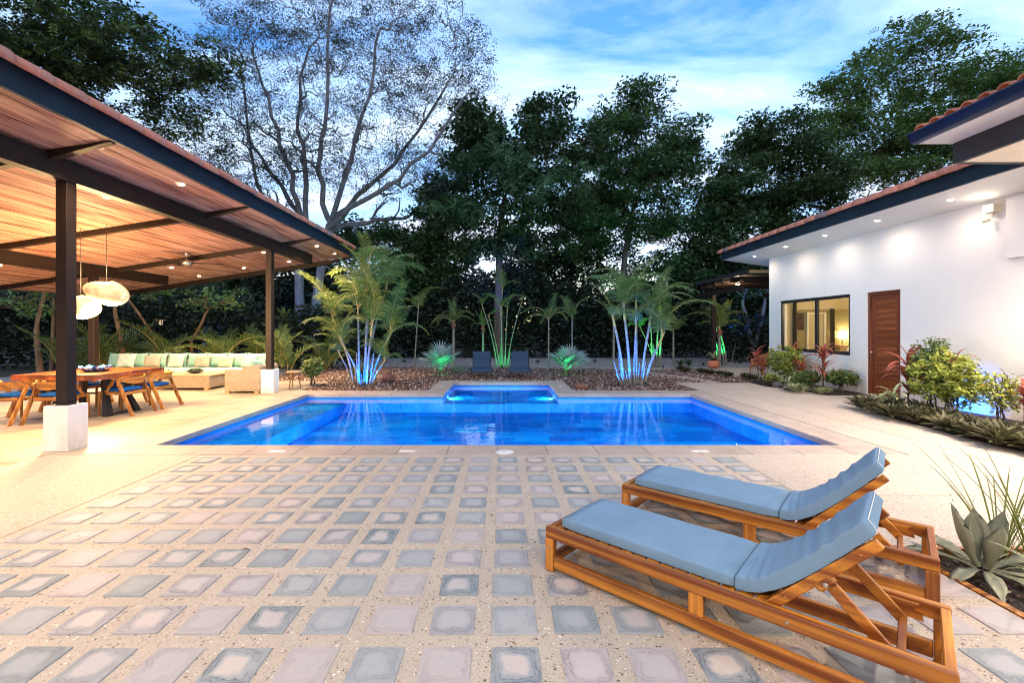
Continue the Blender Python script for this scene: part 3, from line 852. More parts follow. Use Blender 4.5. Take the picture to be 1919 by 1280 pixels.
while y < 13.9:
    o = link('ridge_tile', ridge_me, pav, (FXP-.035+rng.uniform(-.006,.006)+7.5, y-7.2, ZF1-.055+rng.uniform(-.004,.004)), (R(rng.uniform(-1.2,1.2)), rng.uniform(-.03,.03), rng.uniform(-.02,.02)))
    y += 0.375
barrel_me = half_tile(.085, .075, .48).mesh('barrel_tile', M['terra'], True)
y = PYN+.1
while y < 14.0:
    for cidx in range(2):
        x0 = FXP-.11-cidx*.42
        o = link('barrel_tile', barrel_me, pav, (x0+7.5, y-7.2, psof(x0)+.275+.01*rng.random()-cidx*.0), (math.atan(SL)*-1, 0, R(90)+rng.uniform(-.02,.02)))
    y += .235
# recessed lights
def soffit_hit(px, py, sof):
    lo, hi = 1.0, 40.0
    for _ in range(60):
        D = (lo+hi)/2; p = PX(px, py, D)
        if p.z > sof(p.x): hi = D
        else: lo = D
    return PX(px, py, (lo+hi)/2)
dl_me = MB().lathe([(0.0,-.004),(.038,-.004)], n=16, cap=False).mesh('lens', M['lens'])
ring_me = MB().lathe([(.038,-.006),(.055,-.010),(.06,0.0)], n=20, cap=False).mesh('downlight', M['white'])
PAV_W = 26.0
def pav_light(p, e=PAV_W, size=125):
    o = link('downlight', ring_me, pav, (p.x+7.5, p.y-7.2, p.z-.002), (0, -math.atan(SL), 0))
    link('lens', dl_me, o)
    lamp('SPOT', (p.x+7.5, p.y-7.2, p.z-.03), e, WARM, pav, (p.x+7.5, p.y-7.2, 0), size, .75, .03)
for (x, y) in ((184,274),(340,345),(201,369),(594,461),(627,475),(494,473),(542,490),(457,502),(373,517),(321,501)):
    hp_ = soffit_hit(x, y, psof); pav_light(hp_, PAV_W*(1.0 if hp_.y < 7 or hp_.x < -5.4 else 1.6))
for (x, y) in ((-5.0,3.0),(-7.2,4.1),(-9.0,4.1),(-5.0,1.4),(-7.2,1.6),(-9.3,7.2),(-10.5,9.5)):
    pav_light(Vector((x, y, psof(x))))

# ================================================================== HOUSE
WX = 8.40
HX, HZ0 = 7.47, 3.85
HYF = 15.44
def hsof(x): return HZ0 - SL*(x-HX)
house = thing('house', 'white plastered house wing with timber door, black framed window and red tiled roof', 'house', (WX,10,0))
def hs(mb, name, mat, parent=None, smooth=False):
    o = mb.build(name, mat, parent or house, smooth=smooth)
    if parent is None: o.location = (-WX,-10,0)
    return o
W0, W1 = 10.99, 13.75      # window along Y
D0, D1 = 9.60, 10.49       # door
ZW0, ZW1 = 0.86, 2.35
HN = 2.0                   # near end of the wall
YE = 14.32
wz = hsof(WX)
m = MB()
def wbox(y0,y1,z0,z1): m.box(WX, WX+.2, y0, y1, z0, z1)
wbox(HN, D0, -.05, wz); wbox(D0, D1, 2.345, wz); wbox(D1, W0, -.05, wz); wbox(W0, W1, -.05, ZW0); wbox(W0, W1, ZW1, wz); wbox(W1, YE, -.05, wz)
m.box(WX+.2, 13.0, YE-.2, YE, -.05, 3.0)
hs(m, 'wall', M['white'])
hs(MB().box(8.33, WX-.002, 4.6, 7.53, 2.67, wz-.06, bev=.003), 'wall_beam', M['white'])
# sloping soffit, roof and fascia
def hslab(x0,x1,y0,y1,t0,t1):
    a,b = hsof(x0),hsof(x1)
    return MB().add([(x0,y0,a+t0),(x1,y0,b+t0),(x1,y1,b+t0),(x0,y1,a+t0),(x0,y0,a+t1),(x1,y0,b+t1),(x1,y1,b+t1),(x0,y1,a+t1)],
                    [(3,2,1,0),(4,5,6,7),(0,1,5,4),(1,2,6,5),(2,3,7,6),(3,0,4,7)])
hs(hslab(HX+.03, 14.0, 6.1, HYF-.02, 0.0, .08), 'soffit', M['soffit'])
hs(hslab(HX+.04, 14.0, 6.1, HYF, .09, .22), 'roof', M['terra'])
hs(MB().box(HX-.03, HX+.028, 6.1, HYF, HZ0-.004, HZ0+.27, bev=.003), 'fascia', M['fascia'])
hs(hslab(HX+.03, 14.0, HYF-.018, HYF+.012, -.01, .26), 'fascia', M['fascia'])
y = 6.15
while y < HYF-.2:
    link('ridge_tile', ridge_me, house, (HX+.03-WX+rng.uniform(-.006,.006), y-10, HZ0+.225+rng.uniform(-.004,.004)), (R(rng.uniform(-1.2,1.2)), rng.uniform(-.03,.03), rng.uniform(-.02,.02)))
    y += .375
y = 6.2
while y < HYF-.1:
    for cidx in range(2):
        x0 = HX+.10+cidx*.42
        link('barrel_tile', barrel_me, house, (x0-WX, y-10, hsof(x0)+.30+.01*rng.random()), (math.atan(SL)*-1, 0, R(-90)+rng.uniform(-.02,.02)))
    y += .235
HOUSE_W = 4.2
dlw_me = MB().lathe([(0.0,-.004),(.04,-.004)], n=16, cap=False).mesh('lens', M['lens_w'])
def house_light(p, e=HOUSE_W):
    o = link('downlight', ring_me, house, (p.x-WX, p.y-10, p.z-.002), (0, math.atan(SL), 0))
    link('lens', dlw_me, o)
    lamp('SPOT', (p.x-WX, p.y-10, p.z-.03), e, WARMW, house, (p.x-WX, p.y-10, 0), 175, 1.0, .10)
for (x, y) in ((1781,374),(1644,413),(1546,441),(1472,462),(1414,480)):
    house_light(soffit_hit(x, y, hsof))
# door
M_dy = (D0+D1)/2
door = hs(MB().box(WX+.075, WX+.115, D0+.075, D1-.075, .02, 2.27), 'door', M['door'])
fr = MB().box(WX+.03, WX+.13, D0+.002, D0+.07, 0.0, 2.34, bev=.003).box(WX+.03, WX+.13, D1-.07, D1-.002, 0.0, 2.34, bev=.003).box(WX+.03, WX+.13, D0+.07, D1-.07, 2.275, 2.34)
hs(fr, 'door_frame', M['door_v'])
def dpart(mb, name, mat):
    o = mb.build(name, mat, door); return o
stile = MB().box(WX+.058, WX+.0745, D0+.078, D0+.16, .022, 2.268, bev=.003).box(WX+.058, WX+.0745, D1-.20, D1-.078, .022, 2.268, bev=.003).box(WX+.058, WX+.0745, D0+.16, D1-.2, .022, .17).box(WX+.058, WX+.0745, D0+.16, D1-.2, 2.17, 2.268)
dpart(stile, 'door_stile', M['door_v'])
zz = [.175, .58, .90, 1.20, 1.46, 1.72, 1.98, 2.165]
for a, b in zip(zz[:-1], zz[1:]):
    dpart(MB().box(WX+.064, WX+.0745, D0+.163, D1-.203, a+.005, b-.005, bev=.003), 'door_plank', M['door'])
kn = MB().tube([(WX+.058,D1-.14,.98),(WX+.015,D1-.14,.98)], .012, 8).lathe([(0,0),(.03,.004),(.034,.02),(.02,.04),(0,.044)], (WX-.0,D1-.14,.958), 12)
dpart(kn, 'handle', M['chrome'])
hs(MB().box(WX-.10, WX+.03, D0-.05, D1+.05, -.02, .012), 'door_sill', M['coping'])
# window
win = hs(MB().box(WX+.02,WX+.09,W0+.001,W0+.07,ZW0+.001,ZW1-.001,bev=.003).box(WX+.02,WX+.09,W1-.07,W1-.001,ZW0+.001,ZW1-.001,bev=.003)
         .box(WX+.02,WX+.09,W0+.07,W1-.07,ZW0+.001,ZW0+.09).box(WX+.02,WX+.09,W0+.07,W1-.07,ZW1-.08,ZW1-.001), 'window', M['blackmetal'])
MB().box(WX+.025,WX+.085,12.17,12.27,ZW0+.09,ZW1-.08,bev=.003).build('mullion', M['blackmetal'], win)
MB().box(WX+.05,WX+.056,W0+.07,12.17,ZW0+.09,ZW1-.08).build('pane', M['glass'], win)
MB().box(WX+.05,WX+.056,12.27,W1-.07,ZW0+.09,ZW1-.08).build('pane', M['glass'], win)
# room behind the window
M['roomwall'] = simple('warm interior plaster', (0.62,0.53,0.36), 0.85, 0.04, 2)
rm = MB()
RX0, RX1, RY0, RY1 = WX+.2, 12.8, 10.55, 14.1
def q(*p): rm.add(p, [tuple(range(len(p)))])
q((RX0,RY0,0.02),(RX1,RY0,0.02),(RX1,RY1,0.02),(RX0,RY1,0.02))
q((RX0,RY0,2.75),(RX0,RY1,2.75),(RX1,RY1,2.75),(RX1,RY0,2.75))
q((RX1,RY0,0.02),(RX1,RY1,0.02),(RX1,RY1,2.75),(RX1,RY0,2.75))
q((RX0,RY0,0.02),(RX0,RY0,2.75),(RX1,RY0,2.75),(RX1,RY0,0.02))
q((RX0,RY1,0.02),(RX1,RY1,0.02),(RX1,RY1,2.75),(RX0,RY1,2.75))
hs(rm, 'room', M['roomwall'])
hs(MB().box(8.99,12.79,14.0,14.09,.021,2.10), 'accent_wall', simple('olive painted plaster', (0.27,0.225,0.11), .85, .06, 2))
hs(MB().box(8.97,8.988,13.88,14.06,.021,2.32), 'curtain_pole', M['blackmetal'])
hs(MB().box(9.33,9.39,13.93,13.998,.021,2.02).box(9.86,9.92,13.93,13.998,.021,2.02).box(9.39,9.86,13.93,13.998,1.96,2.02), 'doorway_frame', M['cream'])
hs(MB().box(9.4,9.85,13.97,13.998,.021,1.955), 'inner_door', simple('pale inner door', (0.45,0.38,0.24), .7, .05))
hs(MB().box(9.98,10.05,13.75,13.85,.021,2.12), 'screen_post', M['blackmetal'])
hs(MB().box(8.9,10.6,13.0,13.06,2.52,2.57), 'curtain_rail', M['blackmetal'])
lamp('POINT', (9.6,12.0,2.2), 7, (1.0,0.76,0.42), radius=.15)
# things in the room
pic = thing('wall_picture', 'dark picture in a frame on the wall seen through the window', 'picture', (9.15, 13.998, 1.74))
MB().box(-.12,.12,-.03,0,-.26,.26).build('frame', M['blackmetal'], pic)
MB().box(-.10,.10,-.034,-.031,-.23,.23).build('canvas', simple('dark abstract canvas', (0.06,0.03,0.02), .7, .8, 6), pic)
bdt = thing('bed', 'white made bed seen through the right window pane', 'bed', (11.15, 13.0, 0.02))
MB().box(-.9,.9,-.7,.7,.1,.35,bev=.02).build('base', M['wood_pale'], bdt)
MB().box(-.88,.88,-.68,.68,.35,.95,bev=.08).build('mattress', M['white'], bdt)
tlp = thing('table_lamp', 'small lit lamp with a pale shade seen through the window', 'lamp', (10.35, 13.85, 0.02))
MB().box(-.2,.2,-.2,.2,0,1.0,bev=.01).build('stand', M['wood_pale'], tlp)
MB().tube([(0,0,1.0),(0,0,1.2)], .02).build('stem', M['chrome'], tlp)
MB().lathe([(.13,1.2),(.09,1.42)], n=20, cap=False).build('lamp_shade', emis('lit lamp shade', (1.0,.8,.45), 5.0), tlp)
lamp('POINT', (10.55,13.85,1.35), 2.2, (1.0,.78,.45), radius=.08)
mir = thing('round_mirror', 'round gold rimmed mirror seen through the right window pane', 'mirror', (10.12, 13.95, 1.36))
def torus(r, t, n=28, k=6):
    m = MB(); pts = [(0, r*math.cos(2*PI*i/n), r*math.sin(2*PI*i/n)) for i in range(n+1)]
    return m.tube(pts, t, k, False)
torus(.17,.016).build('rim', M['cane_gold'], mir, (0,-.05,0), (0,0,R(80)), smooth=True)
# security lamp on the wall
sl = thing('security_light', 'beige twin security lamp with motion sensor high on the white wall', 'security light', (WX, 7.72, 3.50))
MB().box(-.16,-.0,-.09,.09,-.02,.12,bev=.01).build('housing', M['cream'], sl)
MB().box(-.175,-.161,-.07,.07,0,.1).build('lens', M['lens_w'], sl)
MB().tube([(-.06,0,-.02),(-.08,0,-.10)], .018, 8).tube([(-.08,.05,-.12),(-.16,.09,-.15)], .03, 10).build('sensor', M['cream'], sl, smooth=True)

# near porch roof with navy gutter
por = thing('porch_roof', 'near porch roof corner with navy gutter, dark beam and beige underside', 'roof', (6.0,4.5,0))
def pr(mb, name, mat, smooth=False):
    o = mb.build(name, mat, por, smooth=smooth); o.location = (-6.0,-4.5,0); return o
PB = 6.06; PN = -1.0
pr(MB().box(6.0, 6.06, PN, PB, 3.70, 3.975, bev=.003), 'beam', M['steel'])
pr(MB().box(6.06, 8.33, PB-.06, PB, 3.70, 3.975), 'beam', M['steel'])
pr(MB().box(6.062, 8.32, PN, PB-.062, 3.705, 3.74), 'ceiling', simple('beige porch ceiling', (.80,.72,.56), .8, .05))
pr(MB().box(5.55, 8.33, PN, PB+.02, 3.976, 4.0), 'soffit', M['soffit'])
g = MB()
prof = [(5.55,3.972),(5.50,3.965),(5.455,3.98),(5.43,4.03),(5.415,4.09),(5.40,4.10),(5.40,4.085)]
n = len(prof)
g.add([(x,PN,z) for x,z in prof]+[(x,PB+.02,z) for x,z in prof]+[(5.55,PN,4.09),(5.55,PB+.02,4.09)], [(i,i+1,n+i+1,n+i) for i in range(n-1)]+[tuple(range(n,2*n))+(2*n+1,)])
pr(g, 'gutter', M['gutter'], True)
SP = 0.20
pr(MB().add([(5.5,PN,4.06),(8.4,PN,4.06+SP*2.9),(8.4,PB,4.06+SP*2.9),(5.5,PB,4.06),(5.5,PN,4.10),(8.4,PN,4.10+SP*2.9),(8.4,PB,4.10+SP*2.9),(5.5,PB,4.10)],
   [(3,2,1,0),(4,5,6,7),(0,1,5,4),(1,2,6,5),(2,3,7,6),(3,0,4,7)]), 'roof', M['terra'])
big_barrel = half_tile(.085, .072, .50).mesh('barrel_tile', M['terra'], True)
y = PB-.10
while y > 3.2:
    for c in range(5):
        x0 = 5.47 + c*.44
        link('barrel_tile', big_barrel, por, (x0-6.0, y-4.5, 4.105+SP*(x0-5.47)+.008*c), (math.atan(SP), 0, R(-90)+rng.uniform(-.02,.02)))
    y -= .20
for (x, y) in ((7.1,5.2),(7.1,3.4),(7.1,1.6)):
    o = link('downlight', ring_me, por, (x-6.0, y-4.5, 3.703)); link('lens', dlw_me, o)
    lamp('SPOT', (x-6.0, y-4.5, 3.67), 72, WARMW, por, (x-6.0, y-4.5, 0), 150, .7, .04)

# garden pergola behind the house wing
perg = thing('pergola', 'dark flat roofed pergola behind the house corner with a lit lamp', 'pergola', (10.5,17.0,0))
def pg(mb, name, mat):
    o = mb.build(name, mat, perg); o.location = (-10.5,-17.0,0); return o
pg(MB().box(8.18,8.32,17.7,17.84,0.0,2.84,bev=.005), 'post', M['steel_brown'])
pg(MB().box(8.2,8.30,15.3,19.3,3.36,3.5), 'edge_beam', M['steel']); pg(MB().box(8.301,13,15.3,15.36,3.40,3.5), 'edge_beam', M['wood_pale'])
pg(MB().box(8.2,13,19.24,19.3,3.36,3.5), 'edge_beam', M['steel'])
pg(MB().box(8.2,8.3,15.6,19.2,2.84,3.0), 'beam', M['steel_brown']); pg(MB().box(11,11.1,15.6,19.2,2.84,3.0), 'beam', M['steel_brown'])
for k in range(6): pg(MB().box(8.301,13,15.9+k*.62,15.96+k*.62,3.20,3.34), 'rafter', M['steel_brown'])
pg(MB().box(8.301,13,15.361,19.239,3.46,3.49), 'roof', M['steel'])
pg(MB().lathe([(0,-.03),(.06,-.02),(.07,0)], (8.75,16.9,3.18), 12), 'lamp', M['lens'])
lamp('POINT', (8.75,16.9,3.05), 4, WARM, radius=.05)

# unseen veranda roof, added so its downlights light the foreground and house wall
ver = thing('added_veranda_roof', 'added veranda roof behind the viewpoint, unseen, with warm downlights for the foreground', 'roof', (1.5,-3.0,0))
def vr(mb, name, mat):
    o = mb.build(name, mat, ver); o.location = (-1.5,3.0,0); return o
vr(MB().box(-5.0, 5.9, -5.5, -0.75, 3.30, 3.36), 'soffit', M['soffit'])
vr(MB().box(-5.0, 5.9, -0.74, -0.70, 3.28, 3.60), 'fascia', M['fascia'])
vr(MB().box(-5.0, 5.9, -5.5, -0.75, 3.40, 3.5), 'roof', M['terra'])
vr(MB().box(-5.0, 5.9, -5.7, -5.5, 0.0, 3.5), 'wall', M['white'])
for x in (-4.9, 5.8): vr(MB().box(x-.07, x+.07, -.95, -.81, 0.0, 3.29), 'post', M['steel_brown'])
for x in (3.0,4.9):  # added pair, turned towards the house wall to brighten it
    o = link('downlight', ring_me, ver, (x-1.5, -1.15+3.0, 3.298)); link('lens', dlw_me, o)
    lamp('SPOT', (x-1.5, -1.15+3.0, 3.27), 75, (1.0,.86,.76), ver, (8.4-1.5, 10.0+3.0, 1.6), 62, .9, .05)
for x in (-3.9,-1.3,1.3,3.9):  # added row that fills the near paving with warm light
    o = link('downlight', ring_me, ver, (x-1.5, -1.15+3.0, 3.298)); link('lens', dlw_me, o)
    lamp('SPOT', (x-1.5, -1.15+3.0, 3.27), 28, (1.0,.84,.68), ver, (x-1.5, 3.6, 0.6), 150, .8, .05)
# ================================================================== FURNITURE
# ---- timber sun loungers
def lounger_parts(t):
    L, W, H = 1.825, 0.56, 0.267
    def p(name, mb, mat, **kw): return mb.build(name, mat, t, **kw)
    rt, lw = .030, .058                       # rail thickness, leg width
    for y0, y1 in ((0, rt+.012), (W-rt-.012, W)):
        ry0, ry1 = (y0+.004, y1-.004)
        p('top_rail', MB().box(.0, L, y0, y1, H-.068, H, bev=.005), M['teak_x'])
        p('bottom_rail', MB().box(lw+.001, L-lw-.001, ry0, ry1, .022, .092, bev=.004), M['teak_x'])
        p('leg', MB().box(.0, lw, y0-.003, y1+.003, 0, H-.069, bev=.005), M['teak_z'])
        p('leg', MB().box(L-lw, L, y0-.003, y1+.003, 0, H-.069, bev=.005), M['teak_z'])
        p('middle_post', MB().box(.875, .945, ry0+.002, ry1+.002, .0925, H-.0685, bev=.004), M['teak_z'])
    for x in (0.003, L-.038):
        p('end_rail', MB().box(x, x+.035, .043, W-.043, H-.062, H-.002, bev=.004), M['teak_y'])
        p('end_rail', MB().box(x+.002, x+.033, .043, W-.043, .024, .086, bev=.004), M['teak_y'])
    # slats under the seat cushion
    x = .048
    while x < 1.20:
        p('slat', MB().box(x, x+.058, .044, W-.044, H-.026, H-.006, bev=.003), M['teak_y'])
        x += .0745
    # bolts on the near rail
    for bx, bz in ((1.30, H-.036), (.03, H-.12)):
        p('bolt', MB().lathe([(.007,0),(.005,.004),(0,.005)], n=10).build, None) if False else None
        b = MB().lathe([(.008,0),(.006,.004),(0,.005)], n=10, cap=False)
        b.build('bolt', M['chrome'], t, (bx, -.0035, bz), (R(90), 0, 0))
    # inner cleats with hook notches
    for y in (.043, W-.067):
        prof = [(1.22,H-.012),(1.22,H-.072),(1.36,H-.072),(1.385,H-.02),(1.40,H-.012)]
        c = MB(); n = len(prof)
        c.add([(a,y,b) for a,b in prof]+[(a,y+.024,b) for a,b in prof], [tuple(range(n))[::-1], tuple(range(n,2*n))]+[(i,(i+1)%n,n+(i+1)%n,n+i) for i in range(n)])
        p('cleat', c, M['teak_x'])
        prof = [(1.56,H-.012),(1.56,H-.03),(1.66,H-.075),(1.735,H-.08),(1.73,H-.055),(1.705,H-.05),(1.70,H-.028),(1.72,H-.012)]
        c = MB(); n = len(prof)
        c.add([(a,y,b) for a,b in prof]+[(a,y+.024,b) for a,b in prof], [tuple(range(n))[::-1], tuple(range(n,2*n))]+[(i,(i+1)%n,n+(i+1)%n,n+i) for i in range(n)])
        p('cleat', c, M['teak_x'])
    # back frame
    p0, p1 = Vector((1.20,0,.225)), Vector((1.606,0,.648))
    d = (p1-p0).normalized(); nrm = Vector((-d.z,0,d.x))
    for y in (.062, W-.062):
        p('back_rail', MB().bar(p0+Vector((0,y,0)), p1+Vector((0,y,0)), .026, .042, nrm, bev=.004), M['teak_x'])
        bp = p0 + d*.30
        p('bracket', MB().bar(bp+Vector((0,y,0))-nrm*.024-d*.045, bp+Vector((0,y,0))-nrm*.024+d*.045, .030, .05, nrm, bev=.012), M['teak_x'])
        sgn = -1 if y < .2 else 1
        b = MB().lathe([(.011,0),(.008,.005),(0,.006)], n=10, cap=False)
        b.build('bolt', M['chrome'], t, tuple(bp - nrm*.03 + Vector((0,y+sgn*.0155,0))), (R(90) if sgn < 0 else R(-90), 0, 0))
        for q_ in (.12,.22,.40,.50,.57):
            b = MB().lathe([(.005,0),(.004,.002),(0,.002)], n=8, cap=False)
            b.build('plug', M['rust_z'], t, tuple(p0 + d*q_ + Vector((0,y+sgn*.0135,0))), (R(90) if sgn < 0 else R(-90), 0, 0))
    for q_ in [.03+.075*k for k in range(7)]:
        a = p0 + d*q_ + nrm*.012; b = a + d*.055
        p('back_slat', MB().bar(a+Vector((0,W/2,0)), b+Vector((0,W/2,0)), W-.152, .016, nrm, bev=.003), M['teak_y'])
    # prop frame
    a0 = p0 + d*.30 - nrm*.032
    e0 = Vector((1.665,0,H-.085))
    for y in (.092, W-.092):
        p('prop_arm', MB().bar(a0+Vector((0,y,0)), e0+Vector((0,y,0)), .020, .048, (0,0,1), bev=.004), M['teak_x'])
    p('prop_bar', MB().bar(e0+Vector((0.0,.045,0)), e0+Vector((0,W-.045,0)), .030, .030, (0,0,1), bev=.004), M['teak_y'])
    # seat cushion
    def pad(prof_fn, x0, x1, n, th, y0, y1, wr, seed):
        """cushion swept along a curve; prof_fn(s)->(point, normal) of the underside"""
        rg = random.Random(seed); vs, fs = [], []
        ring = []
        rr = th*.10
        cs = [(0.0,.004),(.006,0)]; cross_ = []
        yy = [y0, y0, y0+rr*.3, y0+rr]; 
        # cross-section going round: underside left -> top -> right
        k = 9
        pts = [(y0+rr*.5, 0.0), (y0, rr*.45), (y0, rr*.8), (y0, th-rr*.9), (y0+.001, th-rr*.55), (y0+rr*.3, th-rr*.14), (y0+rr, th), (y0+rr*1.5, th+.001)]
        m_ = [(y0+(y1-y0)*q, th) for q in (.15,.3,.45,.6,.75,.88)]
        pts2 = [(y1-rr*1.5, th+.001), (y1-rr, th), (y1-rr*.3, th-rr*.14), (y1-.001, th-rr*.55), (y1, th-rr*.9), (y1, rr*.8), (y1, rr*.45), (y1-rr*.5, 0.0)]
        sec = pts + m_ + pts2; ns = len(sec)
        for i in range(n+1):
            s = i/n; P_, N_, = prof_fn(s)
            endf = min(s, 1-s)*n
            shrink = 1.0 if endf >= 2 else (0.80 if endf < .5 else .97)
            for (y, h) in sec:
                yc = (y0+y1)/2
                y_ = yc + (y-yc)*(1.0 if endf >= 1 else .985)
                hh = th*.5 + (h-th*.5)*shrink
                cr = math.sin((y-y0)/(y1-y0)*PI)
                hh += .006*cr if h > th*.5 else 0
                if wr: 
                    edge = 1.0
                    hh += wr*(1-2*abs(math.sin(s*n*.42+seed+.7*math.sin(y*5+seed)+y*3))**.6)*(.55+.45*math.sin(s*9+y*4)) * (1.0 if h > th*.3 else .2) * (1 if wr < .004 else math.sin(min(1,s*2.2)*PI/2)*max(0,1-s)**.35)
                p_ = P_ + N_*hh; vs.append((p_.x, y_, p_.z))
        for i in range(n):
            for j in range(ns):
                j2 = (j+1) % ns
                fs.append((i*ns+j, (i+1)*ns+j, (i+1)*ns+j2, i*ns+j2))
        fs.append(tuple(range(ns))); fs.append(tuple(n*ns+j for j in range(ns))[::-1])
        return MB().add(vs, fs)
    y0, y1 = .058, W-.03
    zb = H-.002
    f1 = lambda s: (Vector((.085 + s*(1.068-.085), 0, zb)), Vector((0,0,1)))
    p('seat_cushion', pad(f1, 0,0, 16, .056, y0, y1, 0.0012, 3), M['pad'], smooth=True)
    # curved back cushion, sagging off the seat and lying on the back frame
    A, B, C_, D_ = Vector((1.072,0,zb)), Vector((1.235,0,zb-.012)), Vector((1.39,0,.455)), Vector((1.600,0,.683))
    def f2(s):
        q = (1-s)**3*A + 3*(1-s)**2*s*B + 3*(1-s)*s*s*C_ + s**3*D_
        dq = 3*(1-s)**2*(B-A) + 6*(1-s)*s*(C_-B) + 3*s*s*(D_-C_); dq.normalize()
        return q, Vector((-dq.z,0,dq.x))
    p('back_cushion', pad(f2, 0,0, 64, .064, y0, y1, 0.012, 5), M['pad'], smooth=True)
    q1, n1 = f2(.55); q2, n2 = f2(1.0)
    pts = []
    for k in range(12):
        s = .80+.20*k/11; q, nn = f2(s); pts.append(tuple(q + nn*.004 + Vector((0,y0+.004,0))))
    q, nn = f2(1.0); pts.append(tuple(q+nn*.03+Vector((0,y0+.02,0))+Vector((.008,0,.0)))); pts += [tuple(q+nn*.055+Vector((.006,yy_,0))) for yy_ in (y0+.04,(y0+y1)/2,y1-.04)]
    p('piping', MB().tube(pts, .0022, 5), M['piping'], smooth=True)
    for yy_ in (y0+.10, (y0+y1)/2, y1-.1):
        pass
for (x, y, a, lab) in ((.268, 2.837, -42.4, 'nearer teak sun lounger with slate blue cushion and raised back'),
                       (.946, 3.61, -41.0, 'farther teak sun lounger with slate blue cushion, next to the agave')):
    t = thing('sun_lounger', lab, 'sun lounger', (x, y, .004), R(a), 'teak sun loungers on the tiled patio')
    lounger_parts(t)

# ---- dining chairs with curved backs
def chair_parts(t):
    def p(name, mb, mat, **kw): return mb.build(name, mat, t, **kw)
    # seat faces +Y (backrest at y=-.25); origin at the floor centre
    sh, hw = .40, .235
    m = MB().bar((-hw,.24,sh), (hw,.24,sh), .03, .05, bev=.006).bar((-hw,-.20,sh-.02), (hw,-.20,sh-.02), .03, .05, bev=.006)
    m.bar((-hw,.24,sh), (-hw,-.2,sh-.02), .028, .05, bev=.006).bar((hw,.24,sh), (hw,-.2,sh-.02), .028, .05, bev=.006)
    p('seat_frame', m, M['rust_x'])
    vs, fs = [], []
    n = 20
    prof = [(.62,.0),(.95,.006),(1.0,.024),(.93,.045),(.6,.060),(0.0,.064)]
    m = MB(); 
    for r_, z in prof:
        for k in range(n):
            a = 2*PI*k/n
            cx, sy = math.cos(a), math.sin(a)
            sx_ = math.copysign(abs(cx)**.55, cx)*.245*r_; sy_ = math.copysign(abs(sy)**.55, sy)*.235*r_
            vs.append((sx_, sy_+.03, sh+.018+z))
    for i in range(len(prof)-1):
        for k in range(n): fs.append((i*n+k, i*n+(k+1)%n, (i+1)*n+(k+1)%n, (i+1)*n+k))
    fs.append(tuple(range(n))[::-1])
    p('seat', m.add(vs, fs), M['bluepad'], smooth=True)
    for s in (-1, 1):
        p('leg', MB().tube([(s*hw, .235, sh+.02),(s*(hw+.005), .245, 0)], [.024,.018], 6), M['rust_z'])
        p('leg', MB().bar((s*(hw+.03), -.10, .60), (s*(hw+.03), -.36, 0.0), .032, .062, (0,1,0), bev=.006), M['rust_z'])
        p('arm_strut', MB().bar((s*(hw+.028), -.02, .60), (s*(hw+.02), .12, .41), .028, .05, (0,1,0), bev=.006), M['rust_z'])
    # curved back, wider than the seat with arms swept forward
    vs, fs = [], []; n = 18
    for k in range(n+1):
        a = -1 + 2*k/n
        x = a*.305; y = -.27 + .26*abs(a)**2.6
        top = .682 - .010*math.cos(a*PI/2); h = .135*(1-.72*abs(a)**3.0)
        th = .024
        nx, ny = -(.26*2.6*abs(a)**1.6*math.copysign(1,a))/.305, 1.0
        l = math.hypot(nx, ny); nx, ny = nx/l*th, ny/l*th
        lean = -.035
        vs += [(x,y+lean,top),(x+nx,y+ny+lean,top-.004),(x+nx,y+ny-lean*.2,top-h),(x,y-lean*.2,top-h)]
    for k in range(n):
        for j in range(4): fs.append((k*4+j, k*4+(j+1)%4, (k+1)*4+(j+1)%4, (k+1)*4+j))
    fs += [(3,2,1,0), (n*4,n*4+1,n*4+2,n*4+3)]
    p('backrest', MB().add(vs, fs), M['rust_x'], smooth=False)
ch_def = [(-6.72, 8.10, 90, 'dining chair with blue seat on the pool side of the table, nearer one'),
          (-6.70, 8.75, 92, 'dining chair with blue seat on the pool side of the table, farther one'),
          (-7.22, 7.44, 3, 'dining chair with its back to us, half hidden behind the near post'),
          (-7.86, 7.40, -3, 'dining chair with its back to us at the left edge of the picture'),
          (-7.55, 8.98, 176, 'dining chair across the table, its seat seen under the tabletop beside the leg'),
          (-8.25, 8.98, 182, 'dining chair on the far side of the table, mostly hidden behind the near post'),
          (-8.02, 7.98, -90, 'dining chair at the left end of the table, nearer one, only its curved back showing'),
          (-8.02, 8.62, -90, 'dining chair at the left end of the table, farther one, back next to the post')]
ch0 = None
for (x, y, a, lab) in ch_def:
    if ch0 is None:
        ch0 = thing('dining_chair', lab, 'chair', (x,y,0), R(a), 'curved back dining chairs round the slab table'); chair_parts(ch0)
    else: copy_tree(ch0, (x,y,0), R(a), lab)

